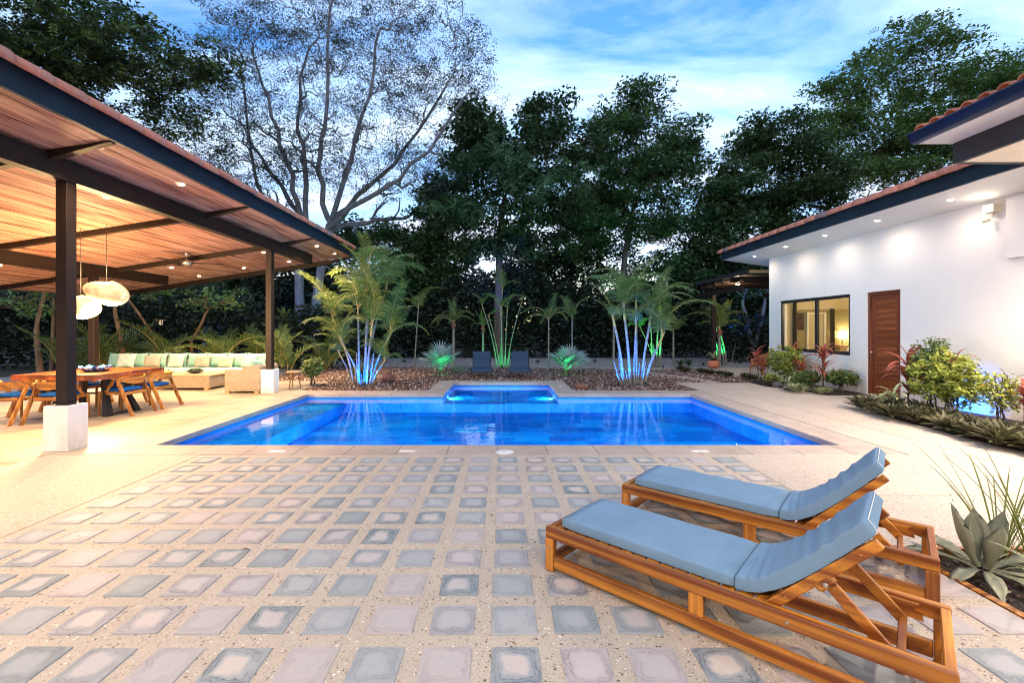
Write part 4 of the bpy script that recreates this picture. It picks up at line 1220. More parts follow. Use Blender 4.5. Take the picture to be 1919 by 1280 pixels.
# ---- slab dining table
tb = thing('dining_table', 'thick live edge hardwood dining table on black steel legs', 'table', (-7.27, 8.12, 0))
rg = random.Random(3)
def slab_poly(x0,x1,y0,y1,w=.025):
    pts = []
    for k in range(9): pts.append((x0+(x1-x0)*k/9, y0+rg.uniform(-w,w)))
    for k in range(9): pts.append((x1+rg.uniform(-w,w)*.7, y0+(y1-y0)*k/9))
    for k in range(9): pts.append((x1-(x1-x0)*k/9, y1+rg.uniform(-w,w)))
    for k in range(9): pts.append((x0+rg.uniform(-w,w)*.7, y1-(y1-y0)*k/9))
    return pts
MB().prism(slab_poly(-.68,.68,-.75,-.02), .665, .755).build('tabletop', M['table'], tb)
MB().prism(slab_poly(-.68,.68,-.005,.75), .665, .755).build('tabletop', M['table'], tb)
for s in (-1,1):
    for q_ in (-1,1):
        MB().add(*(lambda z: ([(s*.50-.05,q_*.30-.06,0),(s*.50+.05,q_*.30-.06,0),(s*.50+.05,q_*.30+.06,0),(s*.50-.05,q_*.30+.06,0),
            (s*.40-.025,q_*.22-.04,.35),(s*.40+.025,q_*.22-.04,.35),(s*.40+.025,q_*.22+.04,.35),(s*.40-.025,q_*.22+.04,.35),
            (s*.48-.05,q_*.30-.07,.664),(s*.48+.05,q_*.30-.07,.664),(s*.48+.05,q_*.30+.07,.664),(s*.48-.05,q_*.30+.07,.674)],
            [(3,2,1,0),(0,1,5,4),(1,2,6,5),(2,3,7,6),(3,0,4,7),(4,5,9,8),(5,6,10,9),(6,7,11,10),(7,4,8,11),(8,9,10,11)]))(0)).build('leg', M['blackmetal'], tb)
    MB().bar((s*.49,-.36,.02),(s*.49,.36,.02),.05,.03).build('foot_bar', M['blackmetal'], tb)
MB().bar((-.5,0,.36),(.5,0,.36),.05,.03).build('stretcher', M['blackmetal'], tb)
# patterned bowl
def bowl_mat():
    t = NT('blue patterned ceramic')
    vo = t.n('ShaderNodeTexVoronoi', {'feature': 'F1'}, {'Vector': t.coord(), 'Scale': 16.0})
    c = t.ramp(vo.outputs['Distance'], [(0.0,(0.005,0.05,0.26)),(0.55,(0.01,0.10,0.38)),(0.62,(0.30,0.45,0.62)),(0.8,(0.4,0.52,0.66))])
    return t.done(t.pbr(c, 0.25))
vs, fs = [], []; n = 36
prof = [(.06,.0),(.15,.012),(.205,.06),(.215,.085),(.208,.088),(.14,.03),(0.0,.016)]
for r_, z in prof:
    for k in range(n):
        a = 2*PI*k/n; w = 1+.10*math.sin(a*7)*(r_/.21)**2
        vs.append((r_*w*math.cos(a), r_*w*math.sin(a), z+.022*math.cos(a*7)*(r_/.21)**3))
for i in range(len(prof)-1):
    for k in range(n): fs.append((i*n+k, i*n+(k+1)%n, (i+1)*n+(k+1)%n, (i+1)*n+k))
fs.append(tuple(range(n))[::-1])
bw = MB().add(vs, fs).build('bowl', bowl_mat(), loc=(-7.16, 8.02, .757), smooth=True)
tag(bw, 'wavy rimmed blue and white bowl on the dining table', 'bowl')

# ---- pendants
def shade_mat():
    t = NT('glowing woven silk shade'); c = t.coord()
    n1 = t.noise(c, 5, 5, 0.6, 1.5)
    tc = t.n('ShaderNodeTexCoord'); sp = t.n('ShaderNodeSeparateXYZ', ins={0: tc.outputs['Object']})
    col = t.ramp(n1, [(0.3, (1.0,0.60,0.24)), (0.5, (1.0,0.72,0.38)), (0.7, (1.0,0.84,0.56))])
    e = t.n('ShaderNodeEmission', ins={'Color': col, 'Strength': t.math('ADD', t.math('MULTIPLY', n1, 1.0), -0.24)})
    tr = t.n('ShaderNodeBsdfTranslucent', ins={'Color': (0.9,0.8,0.6,1)})
    tr = t.n('ShaderNodeBsdfDiffuse', ins={'Color': (0.42,0.32,0.19,1)})
    a = t.n('ShaderNodeAddShader'); t.set(a.inputs[0], e.outputs[0]); t.set(a.inputs[1], tr.outputs[0])
    return t.done(a.outputs[0])
M['shade'] = shade_mat()
def pendant(loc, rot, s, lab, en):
    t = thing('pendant_lamp', lab, 'pendant lamp', loc, 0, 'pebble shaped pendant lamps over the dining table')
    m = MB(); vs, fs = [], []; nu, nv = 28, 16
    for i in range(nv+1):
        ph = PI*(.04 + .86*i/nv)
        for k in range(nu):
            a = 2*PI*k/nu
            r_ = math.sin(ph); x = r_*math.cos(a)*.36*s*(1+.03*math.sin(a*2+1)); y = r_*math.sin(a)*.33*s; z = math.cos(ph)*.225*s*(1+.12*math.cos(a))
            vs.append((x,y,z))
    for i in range(nv):
        for k in range(nu): fs.append((i*nu+k, i*nu+(k+1)%nu, (i+1)*nu+(k+1)%nu, (i+1)*nu+k))
    m.add(vs, fs).build('lamp_shade', M['shade'], t, (0,0,0), rot, smooth=True)
    MB().lathe([(0,-.05),(.05,-.03),(.06,.02),(.03,.06),(0,.07)], n=14).build('bulb', emis('bulb', (1.0,.8,.5), 30.0), t, (0.0,0,-.02), smooth=True)
    zc_ = psof(loc[0]) - loc[2]
    MB().tube([(0,0,.2*s),(0,0,zc_)], .005, 5).build('cord', M['blackmetal'], t)
    lamp('POINT', (0,0,.42), en*.26, (1.0,.62,.28), t, radius=.16); lamp('POINT', (0,0,-.40), en*.75, (1.0,.62,.28), t, radius=.16)
pendant((-7.04, 8.1, 2.15), (0, R(16), R(10)), .90, 'glowing pebble shaped pendant lamp, the upper one, clear of the post', 52)
pendant((-7.50, 8.1, 1.90), (0, R(12), R(-30)), .86, 'glowing pebble shaped pendant lamp, the lower one, half behind the post', 44)

# ---- ceiling fan
fp = soffit_hit(349.6, 474, psof)
fan = thing('ceiling_fan', 'ceiling fan with grey blades hanging over the sofa', 'ceiling fan', tuple(fp))
MB().lathe([(.06,0),(.05,-.05),(.015,-.06),(.015,-.17)], n=14).build('rod', M['chrome'], fan, smooth=True)
MB().lathe([(.03,-.16),(.12,-.19),(.13,-.26),(.08,-.29),(0,-.30)], n=20).build('motor', M['chrome'], fan, smooth=True)
for k in range(3):
    a = R(20+120*k)
    MB().box(.12,.78,-.065,.065,-.235,-.225,bev=.004).build('blade', M['steel_brown'], fan, None, (R(0),0,a))

# ---- wicker sectional sofa
sofa = thing('corner_sofa', 'long pale wicker sofa with mint seat cushions at the back of the pavilion', 'sofa', (-8.2, 11.9, 0))
OX, OY = -8.2, 11.9
def sf(mb, name, mat, smooth=False):
    o = mb.build(name, mat, sofa, smooth=smooth); o.location = (-OX,-OY,0); return o
BX0, BX1 = -11.3, -6.62
m = MB().box(BX0, BX1, 12.30, 13.02, .05, .30, bev=.02).box(BX0, BX1, 13.02, 13.15, .05, .64, bev=.03)
sf(m, 'base', M['wicker'])
arc = thing('wicker_armchair', 'pale wicker armchair with curved arm beside the far white plinth', 'armchair', (-6.07,11.05,0))
def af(mb, name, mat, smooth=False):
    o = mb.build(name, mat, arc, smooth=smooth); o.location = (6.07,-11.05,0); return o
arm = MB()
pf = [(-6.48,.05),(-5.66,.05),(-5.64,.30),(-5.66,.60),(-5.70,.655),(-5.86,.65),(-5.98,.57),(-6.10,.545),(-6.48,.545)]
n = len(pf)
arm.add([(x,10.63,z) for x,z in pf]+[(x,10.80,z) for x,z in pf], [tuple(range(n)), tuple(range(n,2*n))[::-1]]+[(i,n+i,n+(i+1)%n,(i+1)%n) for i in range(n)])
af(arm, 'armrest', M['wicker'])
arm2 = MB(); arm2.add([(x,11.35,z) for x,z in pf]+[(x,11.48,z) for x,z in pf], [tuple(range(n)), tuple(range(n,2*n))[::-1]]+[(i,n+i,n+(i+1)%n,(i+1)%n) for i in range(n)])
af(arm2, 'armrest', M['wicker'])
af(MB().box(-6.48, -5.66, 10.802, 11.348, .05, .30, bev=.02), 'base', M['wicker'])
af(MB().box(-5.80, -5.65, 10.802, 11.348, .302, .64, bev=.03), 'back', M['wicker'])
af(MB().box(-6.47,-5.81,10.81,11.34,.302,.43,bev=.035), 'seat_cushion', M['mint'], True)
for (x, y) in ((-6.43,10.68),(-5.74,10.68),(-6.43,11.42),(-5.74,11.42)): af(MB().box(x-.05,x+.05,y-.045,y+.05,0,.05), 'foot', M['wood_pale'])
for (x, y) in ((-6.7,12.4),(-6.7,13.05),(-10.8,12.4),(-9.4,12.4),(-8.0,12.4),(-10.8,13.05),(-8,13.05)):
    sf(MB().box(x-.05,x+.05,y-.045,y+.05,0,.05), 'foot', M['wood_pale'])
for k in range(6):
    x0 = BX0 + (BX1-BX0)*k/6; x1 = BX0 + (BX1-BX0)*(k+1)/6
    sf(MB().box(x0+.01,x1-.01,12.26,12.99,.302,.43,bev=.035), 'seat_cushion', M['mint'], True)
def pillow(w, h, th, seed):
    rg = random.Random(seed); n = 10; vs = []; fs = []
    for side in (1,-1):
        for i in range(n+1):
            for j in range(n+1):
                u, v = -1+2*i/n, -1+2*j/n
                pin = 1 - .10*(1-abs(u)**2)*abs(v)**4; pin2 = 1 - .10*(1-abs(v)**2)*abs(u)**4
                t_ = (max(0,1-u**4)*max(0,1-v**4))**.55*th/2
                t_ += .010*math.sin(u*5+seed)*math.sin(v*4+seed*2)*(1-abs(u))*(1-abs(v))
                vs.append((u*w/2*pin2, side*t_, v*h/2*pin + h/2))
    m_ = (n+1)**2
    for s in (0,1):
        for i in range(n):
            for j in range(n):
                a = s*m_+i*(n+1)+j; q_ = (a, a+1, a+n+2, a+n+1); fs.append(q_ if s else q_[::-1])
    return MB().add(vs, fs)
pil_me = {}
def place_pillow(x, y, z, rz, tilt, w, mat, lab, cat='cushion', h=None):
    key = (round(w,2), mat, round(h or w,2))
    if key not in pil_me: pil_me[key] = pillow(w, h or w, .17, len(pil_me)+1).mesh('cushion', M[mat], True)
    o = link('cushion', pil_me[key], None, (x,y,z), (R(tilt),0,R(rz)))
    tag(o, lab, cat, 'loose cushions on the sofa')
bk = ['at the left end','second from the left end','third from the left','in the middle','right of the middle','third from the right end','second from the right end','at the right end']
for k in range(8):
    x = -10.95 + k*.565
    place_pillow(x, 12.93, .43, rng.uniform(-3,3), -12, .56, 'mint', 'large mint back cushion ' + bk[k] + ' of the long sofa side', h=.40)
def pil_at(px_, mat, w, lab, rz=0, y=12.72):
    x = (px_-941)*y/853
    place_pillow(x, y, .43, rz, -20, w, mat, lab, h=w*.86)
pil_at(233, 'plaid', .48, 'pale checked cushion near the left end of the sofa', 6)
pil_at(283, 'taupe', .42, 'taupe cushion leaning on the left half of the sofa', 14)
pil_at(327, 'cream', .44, 'cream cushion right behind the bowl on the coffee table', -4)
pil_at(377, 'taupe', .42, 'taupe cushion in the middle of the sofa', 5)
pil_at(421, 'sand', .42, 'sand coloured cushion on the right half of the sofa', -6)
pil_at(463, 'plaid', .46, 'pale checked cushion in the right corner of the sofa', -14)
place_pillow(-5.92, 11.07, .43, 92, -14, .46, 'mint', 'mint cushion leaning in the wicker armchair', h=.34)
# coffee table
ct = thing('coffee_table', 'low square wicker coffee table with a pale timber top', 'coffee table', (-7.85, 11.65, 0))
MB().box(-.66,.66,-.48,.44,.05,.34,bev=.012).build('base', M['wicker'], ct)
MB().box(-.68,.68,-.49,.46,.341,.367,bev=.005).build('tabletop', M['wood_pale'], ct)
for x in (-.58,.58):
    for y in (-.42,.38): MB().box(x-.05,x+.05,y-.05,y+.05,0,.05).build('foot', M['wood_pale'], ct)
# side table with pot behind the far post
st = thing('side_table', 'small side table with tapered timber legs behind the far plinth', 'side table', (-5.28, 11.55, 0))
MB().lathe([(0,.40),(.19,.40),(.19,.43),(0,.43)], n=20).build('tabletop', M['wood_pale'], st)
for k in range(3):
    a = R(10+120*k); MB().tube([(.09*math.cos(a),.09*math.sin(a),.40),(.16*math.cos(a),.16*math.sin(a),0)], [.02,.012], 8).build('leg', M['rust_z'], st)
# hanging bird feeder
bf = thing('wind_chime', 'small hanging wind chime in the dark garden behind the sofa', 'wind chime', tuple(PX(301,600,15.5)))
MB().box(-.13,.13,-.1,.1,0,.02).build('top', M['wood_pale'], bf)
for x in (-.05,.0,.05): MB().tube([(x,0,0),(x,0,-.17)], .012, 6).build('chime', M['chrome'], bf)
MB().tube([(0,0,.02),(0,0,.9)], .004, 4).build('cord', M['blackmetal'], bf)

# ---- small navy loungers across the pool
def sling_parts(t):
    prof = [(-.02,.22),(.02,.27),(.10,.295),(.35,.30),(.55,.285),(.68,.33),(.80,.45),(1.02,.80)]
    hw = .31; vs, fs = [], []
    for y, z in prof:
        vs += [(-hw if y < .6 else -hw+.03, y, z),(hw if y < .6 else hw-.03, y, z)]
    n = len(prof); k = 2*n
    vs += [(a,b+.012,c-.022) for a,b,c in vs]
    for i in range(n-1):
        fs += [(2*i,2*i+1,2*i+3,2*i+2),(k+2*i+2,k+2*i+3,k+2*i+1,k+2*i),(2*i,2*i+2,k+2*i+2,k+2*i),(2*i+1,k+2*i+1,k+2*i+3,2*i+3)]
    fs += [(0,k,k+1,1),(2*n-2,2*n-1,k+2*n-1,k+2*n-2)]
    MB().add(vs, fs).build('sling', M['navy_sling'], t)
    # padded ribs
    for i, (a, b, c) in enumerate([(0,.12,.298),(0,.24,.300),(0,.36,.301),(0,.48,.293)]):
        MB().tube([(-hw+.01,b,c),(hw-.01,b,c)], .011, 5).build('rib', M['navy_sling'], t)
    for i in range(8):
        f = (i+.5)/8; y = .80+.22*f; z = .45+.35*f
        MB().tube([(-hw+.04,y,z),(hw-.04,y,z)], .011, 5).build('rib', M['navy_sling'], t)
    for s in (-1,1):
        MB().tube([(s*(hw+.012),.0,.24),(s*(hw+.012),.5,.28),(s*(hw+.012),1.35,.26)], .016, 8).build('side_rail', M['blackmetal'], t)
        MB().tube([(s*(hw+.012),.03,.24),(s*(hw+.02),.0,0)], .014, 6).build('leg', M['blackmetal'], t)
        MB().tube([(s*(hw+.012),1.25,.26),(s*(hw+.02),1.3,0)], .014, 6).build('leg', M['blackmetal'], t)
        MB().tube([(s*(hw-.02),.90,.60),(s*(hw-.02),1.12,.27)], .01, 5).build('prop', M['blackmetal'], t)
t = thing('sling_lounger', 'navy sling lounger beyond the pool, the left of the pair', 'sun lounger', (-.64,14.05,-.03), R(2), 'navy sling loungers beyond the pool')
sling_parts(t)
copy_tree(t, (.53,14.05,-.03), R(-3), 'navy sling lounger beyond the pool, the right of the pair')

# ---- leather armchairs at the garden terrace
def arm_parts(t):
    MB().box(-.28,.28,-.26,.26,.28,.40,bev=.05).build('seat', M['leather'], t, smooth=True)
    vs, fs = [], []; n = 14
    for k in range(n+1):
        a = PI*(k/n)*1.24-.12*PI; h = .50+.22*max(0,math.sin(a))
        for r_ in (.36,.29):
            vs += [(r_*math.cos(a), r_*math.sin(a)*.9, .25),(r_*math.cos(a)*1.05, r_*math.sin(a)*1.0, h)]
    for k in range(n):
        b = 4*k
        fs += [(b,b+4,b+5,b+1),(b+2,b+3,b+7,b+6),(b+1,b+5,b+7,b+3),(b,b+2,b+6,b+4)]
    fs += [(0,1,3,2),(4*n,4*n+2,4*n+3,4*n+1)]
    MB().add(vs, fs).build('backrest', M['leather'], t)
    for x in (-.24,.24):
        for y in (-.22,.22): MB().tube([(x,y,.29),(x*1.1,y*1.1,0)], [.025,.016], 7).build('leg', M['rust_z'], t)
t = thing('armchair', 'tan leather tub armchair behind the bush at the house corner', 'armchair', (8.58,15.0,0), R(-75))
arm_parts(t)

# ---- rocks
def rock(name, loc, sx, sy, sz, mat, lab, seed):
    rg = random.Random(seed); m = MB(); n, k = 7, 10; vs = []; fs = []
    for i in range(n+1):
        ph = PI*i/n
        for j in range(k):
            a = 2*PI*j/k; r_ = 1+rg.uniform(-.16,.16)
            vs.append((math.sin(ph)*math.cos(a)*sx*r_, math.sin(ph)*math.sin(a)*sy*r_, math.cos(ph)*sz*r_))
    for i in range(n):
        for j in range(k): fs.append((i*k+j, (i+1)*k+j, (i+1)*k+(j+1)%k, i*k+(j+1)%k))
    o = m.add(vs, fs).build(name, M[mat], None, loc); return tag(o, lab, 'rock')
rock('rock', (-3.22,12.95,.08), .19,.16,.16, 'rock_red', 'rust brown round rock beside the left palm clump', 1)
rock('rock', (2.0,11.45,.03), .17,.12,.11, 'rock_red', 'rust and grey rock at the right corner of the shallow bay', 2)
rock('rock', (-1.5,16.3,.05), .34,.25,.16, 'rock_grey', 'dark grey boulder behind the left fan palm', 3)
rock('rock', (7.05,11.15,.06), .16,.14,.10, 'rock_grey', 'small pale stone at the front of the bed under the window', 4)
rock('rock', (7.1,11.75,.05), .13,.16,.09, 'rock_grey', 'small dark stone beside the bush under the window', 5)

# ---- garden spotlights
def spotlight(loc, tgt, e, colr, lab, size=70, lensmat='lens_b', vis=True):
    t = thing('garden_spotlight', lab, 'spotlight', loc, 0, 'coloured spotlights in the planting')
    d = (Vector(tgt)-Vector(loc)).normalized()
    MB().tube([(0,0,0),(0,0,.09)], .008, 5).build('spike', M['blackmetal'], t)
    c = Vector((0,0,.11))
    MB().tube([c - d*.05, c + d*.04], [.03,.04], 10).build('housing', M['blackmetal'], t)
    MB().tube([c + d*.0405, c + d*.043], [.034,.034], 10).build('lens', M[lensmat], t)
    lamp('SPOT', tuple(c + d*.06), e*.34, colr, t, tuple(c + d*3), size, .6, .03)
BLUE, GREEN = (0.0,0.125,1.0), (0.0,1.0,0.24)
spotlight((-3.55,11.75,-.03), (-3.75,12.4,.4), 60, BLUE, 'blue spotlight at the foot of the left palm clump', 95)
spotlight((-3.0,12.1,-.03), (-3.6,12.5,.5), 50, BLUE, 'blue spotlight to the right of the left palm clump', 80)
spotlight((3.05,11.9,-.03), (3.3,12.5,.6), 75, BLUE, 'blue spotlight at the left foot of the right palm clump', 95)
spotlight((3.75,11.9,-.03), (3.75,12.6,.7), 50, BLUE, 'blue spotlight in front of the right palm clump', 80)
spotlight((-2.0,14.55,-.03), (-2.0,15.4,.45), 9, GREEN, 'green spotlight under the left fan palm', 100, 'lens_g')
spotlight((2.12,14.55,-.03), (2.15,15.4,.45), 9, GREEN, 'green spotlight under the right fan palm', 100, 'lens_g')
spotlight((0.0,17.4,-.04), (0.0,18.4,.6), 22, GREEN, 'green spotlight between the two navy loungers', 90, 'lens_g')
spotlight((-1.6,16.3,-.04), (-1.85,17.6,1.2), 30, BLUE, 'blue spotlight at the small date palm left of the loungers', 60)
spotlight((0.25,19.8,-.04), (-.1,23,3.5), 350, BLUE, 'blue spotlight on the tall trunk behind the loungers', 40)
spotlight((-9.6,21.2,-.04), (-9.7,23.0,1.6), 110, BLUE, 'blue spotlight on the big pale trunk behind the pavilion', 60)
spotlight((-8.0,20.0,-.04), (-7.9,20.9,.8), 45, GREEN, 'green spotlight on grasses behind the far pavilion post', 80, 'lens_g')
spotlight((6.15,17.4,-.04), (6.1,18.6,1.6), 80, GREEN, 'green spotlight on the slim palm right of the blue palm clump', 70, 'lens_g')
spotlight((9.15,18.9,-.04), (9.4,20.1,1.6), 60, GREEN, 'green spotlight on the slanting canes behind the pergola post', 70, 'lens_g')
spotlight((10.9,18.8,-.04), (11.1,20.2,2.0), 160, BLUE, 'blue spotlight on the forked tree beside the house corner', 60)
spotlight((2.6,15.4,-.04), (2.8,16.5,.8), 16, BLUE, 'blue spotlight just right of the right fan palm', 70)
spotlight((7.75,8.25,.008), (8.4,8.1,.15), 60, BLUE, 'blue spotlight in the flower bed washing the white wall', 85)
spotlight((-11.5,17.0,-.04), (-11.2,18.4,2), 60, BLUE, 'blue spotlight deep behind the sofa', 50)
# bollard lamp in the window bed
bl = thing('path_light', 'small black mushroom path light at the far end of the window bed', 'path light', (6.98,12.35,.0))
MB().tube([(0,0,0),(0,0,.16)], .012, 6).build('stem', M['blackmetal'], bl)
MB().lathe([(.07,.15),(.05,.19),(0,.20)], n=14).build('cap', M['blackmetal'], bl, smooth=True)
# ================================================================== VEGETATION
nr = np.random.default_rng(11)
# ---- gravel stones
def inpoly(px_, py_, poly):
    inside = np.zeros(len(px_), bool); n = len(poly)
    for i in range(n):
        x1,y1 = poly[i]; x2,y2 = poly[(i+1)%n]
        c = ((y1 > py_) != (y2 > py_)) & (px_ < (x2-x1)*(py_-y1)/(y2-y1+1e-9)+x1)
        inside ^= c
    return inside
def stones(name, poly, n, smin, smax, z, parent_name=None, mat='gravel'):
    xs = [p[0] for p in poly]; ys_ = [p[1] for p in poly]
    P_ = np.stack([nr.uniform(min(xs),max(xs),n*3), nr.uniform(min(ys_),max(ys_),n*3)],1)
    P_ = P_[inpoly(P_[:,0],P_[:,1],poly)][:n]; n = len(P_)
    s = nr.uniform(smin, smax, n)**1.0
    base = np.array([[1,0,0],[0,1,0],[-1,0,0],[0,-1,0],[0,0,.7],[0,0,-.7]], float)
    V = base[None]*s[:,None,None]*nr.uniform(.55,1.25,(n,6,1))
    a = nr.uniform(0,2*PI,n); ca,sa = np.cos(a),np.sin(a)
    x = V[:,:,0]*ca[:,None]-V[:,:,1]*sa[:,None]; y = V[:,:,0]*sa[:,None]+V[:,:,1]*ca[:,None]
    tilt = nr.uniform(-.5,.5,n)[:,None]
    V = np.stack([x+P_[:,0:1], y+P_[:,1:2], V[:,:,2]+x*tilt+z+nr.uniform(0,.5,n)[:,None]*s[:,None]],2).reshape(-1,3)
    F0 = np.array([[0,1,4],[1,2,4],[2,3,4],[3,0,4],[1,0,5],[2,1,5],[3,2,5],[0,3,5]])
    F = (F0[None]+(np.arange(n)*6)[:,None,None]).reshape(-1,3)
    o = link(name, np_mesh(name, V, F, M[mat])); o['kind'] = 'stuff'; return o
stones('gravel', [(-5.3,11.13),(-1.86,11.13),(-1.86,13.25),(1.78,13.25),(1.78,11.13),(4.8,11.13),(4.8,12.7),(5.95,13.1),(5.0,16.0),(4.0,17.4),(1.0,17.8),(-4,18.2),(-7.3,18.4),(-7.3,13.3),(-5.3,13.25)], 26000, .018, .05, -.035)
stones('gravel', [(6.25,13.15),(8.1,13.15),(7.05,15.0),(7.7,17.4),(5.0,16.8),(5.6,15.6)], 3500, .018, .045, -.03)
stones('gravel_crumbs', [(-12,18.6),(12,18.0),(12,24),(-12,24)], 3500, .012, .03, -.045)
# fallen leaf litter on the soil
stones('bark_litter', [(2.76,.5),(6.4,.5),(6.4,3.05),(2.76,3.05)], 2600, .008, .024, -.045, mat='gravel')

# ---- palm frond meshes
def frond(L, a0, a1, nl, ll, w_, droop=.35, seed=0, mat='lf_palm', sweep=.9, vee=.45, r0=.012):
    rg = random.Random(seed); n = 14; w = w_*1.15
    pts = [Vector((0,0,0))]; dirs = []
    bend = rg.uniform(-.15,.15)
    for i in range(n):
        a = a0 + (a1-a0)*((i/n)**1.15); d = Vector((math.cos(a)*math.cos(bend*i/n), math.cos(a)*math.sin(bend*i/n), math.sin(a)))
        dirs.append(d); pts.append(pts[-1] + d*L/n)
    dirs.append(dirs[-1])
    m = MB()
    m.tube(pts, [r0*(1-.8*i/n) for i in range(n+1)], 4, False)
    nst = len(m.f)
    for i in range(nl):
        s = .10 + .90*(i+.5)/nl
        k = min(int(s*n), n-1); f = s*n-k
        p = pts[k].lerp(pts[k+1], f); d = dirs[k]
        side0 = d.cross(Vector((0,0,1))).normalized() if abs(d.z) < .995 else Vector((0,1,0))
        up = side0.cross(d).normalized()
        env = math.sin(min(1, s*1.15+.12)*PI*.86)**.6
        for sg in (-1,1):
            l = ll*env*rg.uniform(.86,1.08)
            sw = sweep*(.55+.6*s)+rg.uniform(-.08,.08)
            v0 = (side0*sg*math.cos(sw) + d*math.sin(sw) + up*(vee+rg.uniform(-.12,.12))).normalized()
            p1 = p + v0*l*.45
            v1 = (v0 + Vector((0,0,-droop*(1+rg.uniform(-.3,.3))))).normalized()
            p2 = p1 + v1*l*.35
            v2 = (v1 + Vector((0,0,-droop*1.3))).normalized()
            p3 = p2 + v2*l*.2
            wd = d*w*.5
            m.add([p-wd*.6,p+wd*.6,p1-wd,p1+wd,p2-wd*.8,p2+wd*.8,p3], [(0,1,3,2),(2,3,5,4),(4,5,6)])
    me = m.mesh('frond', M[mat]); me.materials.append(M['cane_gold'])
    for i in range(nst): me.polygons[i].material_index = 1
    return me
ARE = [frond(1.6, R(80), R(-30), 46, .42, .018, .45, 1, sweep=.62, vee=.22), frond(1.45, R(70), R(-50), 44, .40, .018, .5, 2, sweep=.62, vee=.2),
       frond(1.6, R(86), R(25), 46, .38, .018, .32, 3, sweep=.7, vee=.25), frond(1.3, R(52), R(-60), 40, .38, .018, .55, 4, sweep=.6, vee=.15), frond(1.75, R(77), R(-40), 48, .44, .019, .45, 5, sweep=.62, vee=.2)]
DRK = [frond(1.3, R(72), R(-20), 30, .34, .024, .45, 11, 'lf_palm_dk'), frond(1.2, R(55), R(-50), 28, .32, .024, .5, 12, 'lf_palm_dk'),
       frond(1.4, R(80), R(20), 30, .34, .024, .35, 13, 'lf_palm_dk')]
DAT = [frond(.95, R(70), R(-45), 44, .17, .010, .15, 21, 'lf_palm_dk', .7, .3, .008), frond(.9, R(45), R(-70), 42, .16, .010, .15, 22, 'lf_palm_dk', .7, .3, .008),
       frond(.85, R(85), R(40), 40, .15, .010, .1, 23, 'lf_palm_dk', .7, .3, .008)]
def curve_pts(a, b, bow, n=7):
    a, b = Vector(a), Vector(b); d = (b-a)
    h = Vector((d.x, d.y, 0)); out = []
    for i in range(n+1):
        s = i/n; out.append(Vector((a.x+d.x*s**bow, a.y+d.y*s**bow, a.z+d.z*s)))
    return out
def crown_fronds(t, top, set_, n, rg, sc=1.0, az0=0, incl=(0,0)):
    for k in range(n):
        me = set_[rg.randrange(len(set_))] if not incl[0] else set_[incl[0]-1]
        az = az0 + 2*PI*k/n*1.0 + rg.uniform(-.35,.35)
        link('frond', me, t, tuple(top), (rg.uniform(-.25,.25), rg.uniform(-.22,.12), az), sc*rg.uniform(.8,1.1))
def areca(loc, lab, canes, seed, group='clumping palms with many ringed canes', nsuck=14, mats=ARE):
    """canes: (dx, dy, height, topdx, topdy, radius, nfronds, frondscale)"""
    rg = random.Random(seed)
    t = thing('clumping_palm', lab, 'palm', loc, 0, group)
    for (dx, dy, h, tx, ty, r_, nf, fs_) in canes:
        pts = curve_pts((dx,dy,0), (tx,ty,h), 1.5)
        MB().tube(pts, [r_*(1-.25*i/7) for i in range(8)], 8, False).build('cane', M['cane'], t, smooth=True)
        if nf:
            top = pts[-1]; d = (pts[-1]-pts[-2]).normalized()
            MB().tube([top, top+d*.22*fs_, top+d*.42*fs_], [r_*.95, r_*.75, r_*.35], 7, False).build('crownshaft', M['cane_gold'], t, smooth=True)
            crown_fronds(t, top+d*.28*fs_, mats, nf, rg, fs_, rg.uniform(0,6))
    for k in range(nsuck):
        a = rg.uniform(0,2*PI); q_ = rg.uniform(.05,.38); h = rg.uniform(.3,1.0)
        MB().tube([(q_*math.cos(a),q_*math.sin(a),0),(q_*1.5*math.cos(a),q_*1.4*math.sin(a),h)], [.018,.009], 6, False).build('cane', M['cane'], t)
    return t
areca((-3.78, 12.25, -.03), 'big bushy palm clump beyond the left pool corner, blue lit canes', [
    (-.22,.0,1.6,-.68,.0,.034,6,.88), (-.10,.1,1.75,-.16,.2,.034,6,1.1), (.05,.12,2.15,.10,.2,.040,7,1.2), (.14,-.02,1.35,.26,-.05,.034,6,.95),
    (-.02,-.05,1.0,-.35,-.25,.028,5,.8), (.2,.12,1.15,.60,.2,.03,5,.95), (.26,.02,.55,.55,-.1,.022,4,.6), (-.28,.08,.7,-.55,.1,.024,5,.7), (.02,.2,2.4,.42,.6,.036,6,1.15)], 5, nsuck=20)
areca((3.60, 12.45, -.03), 'tall palm clump beyond the right pool corner, blue lit pale canes', [
    (-.28,.0,1.62,-.52,.0,.042,4,.8), (-.10,.0,1.78,-.24,.0,.045,5,1.05), (.02,.05,1.40,.05,.0,.034,3,.85), (.22,.0,1.62,.44,.05,.042,4,1.0),
    (.30,-.05,1.05,.62,-.1,.040,5,1.1), (.12,.15,2.0,.15,.3,.040,5,1.1)], 9, nsuck=16)
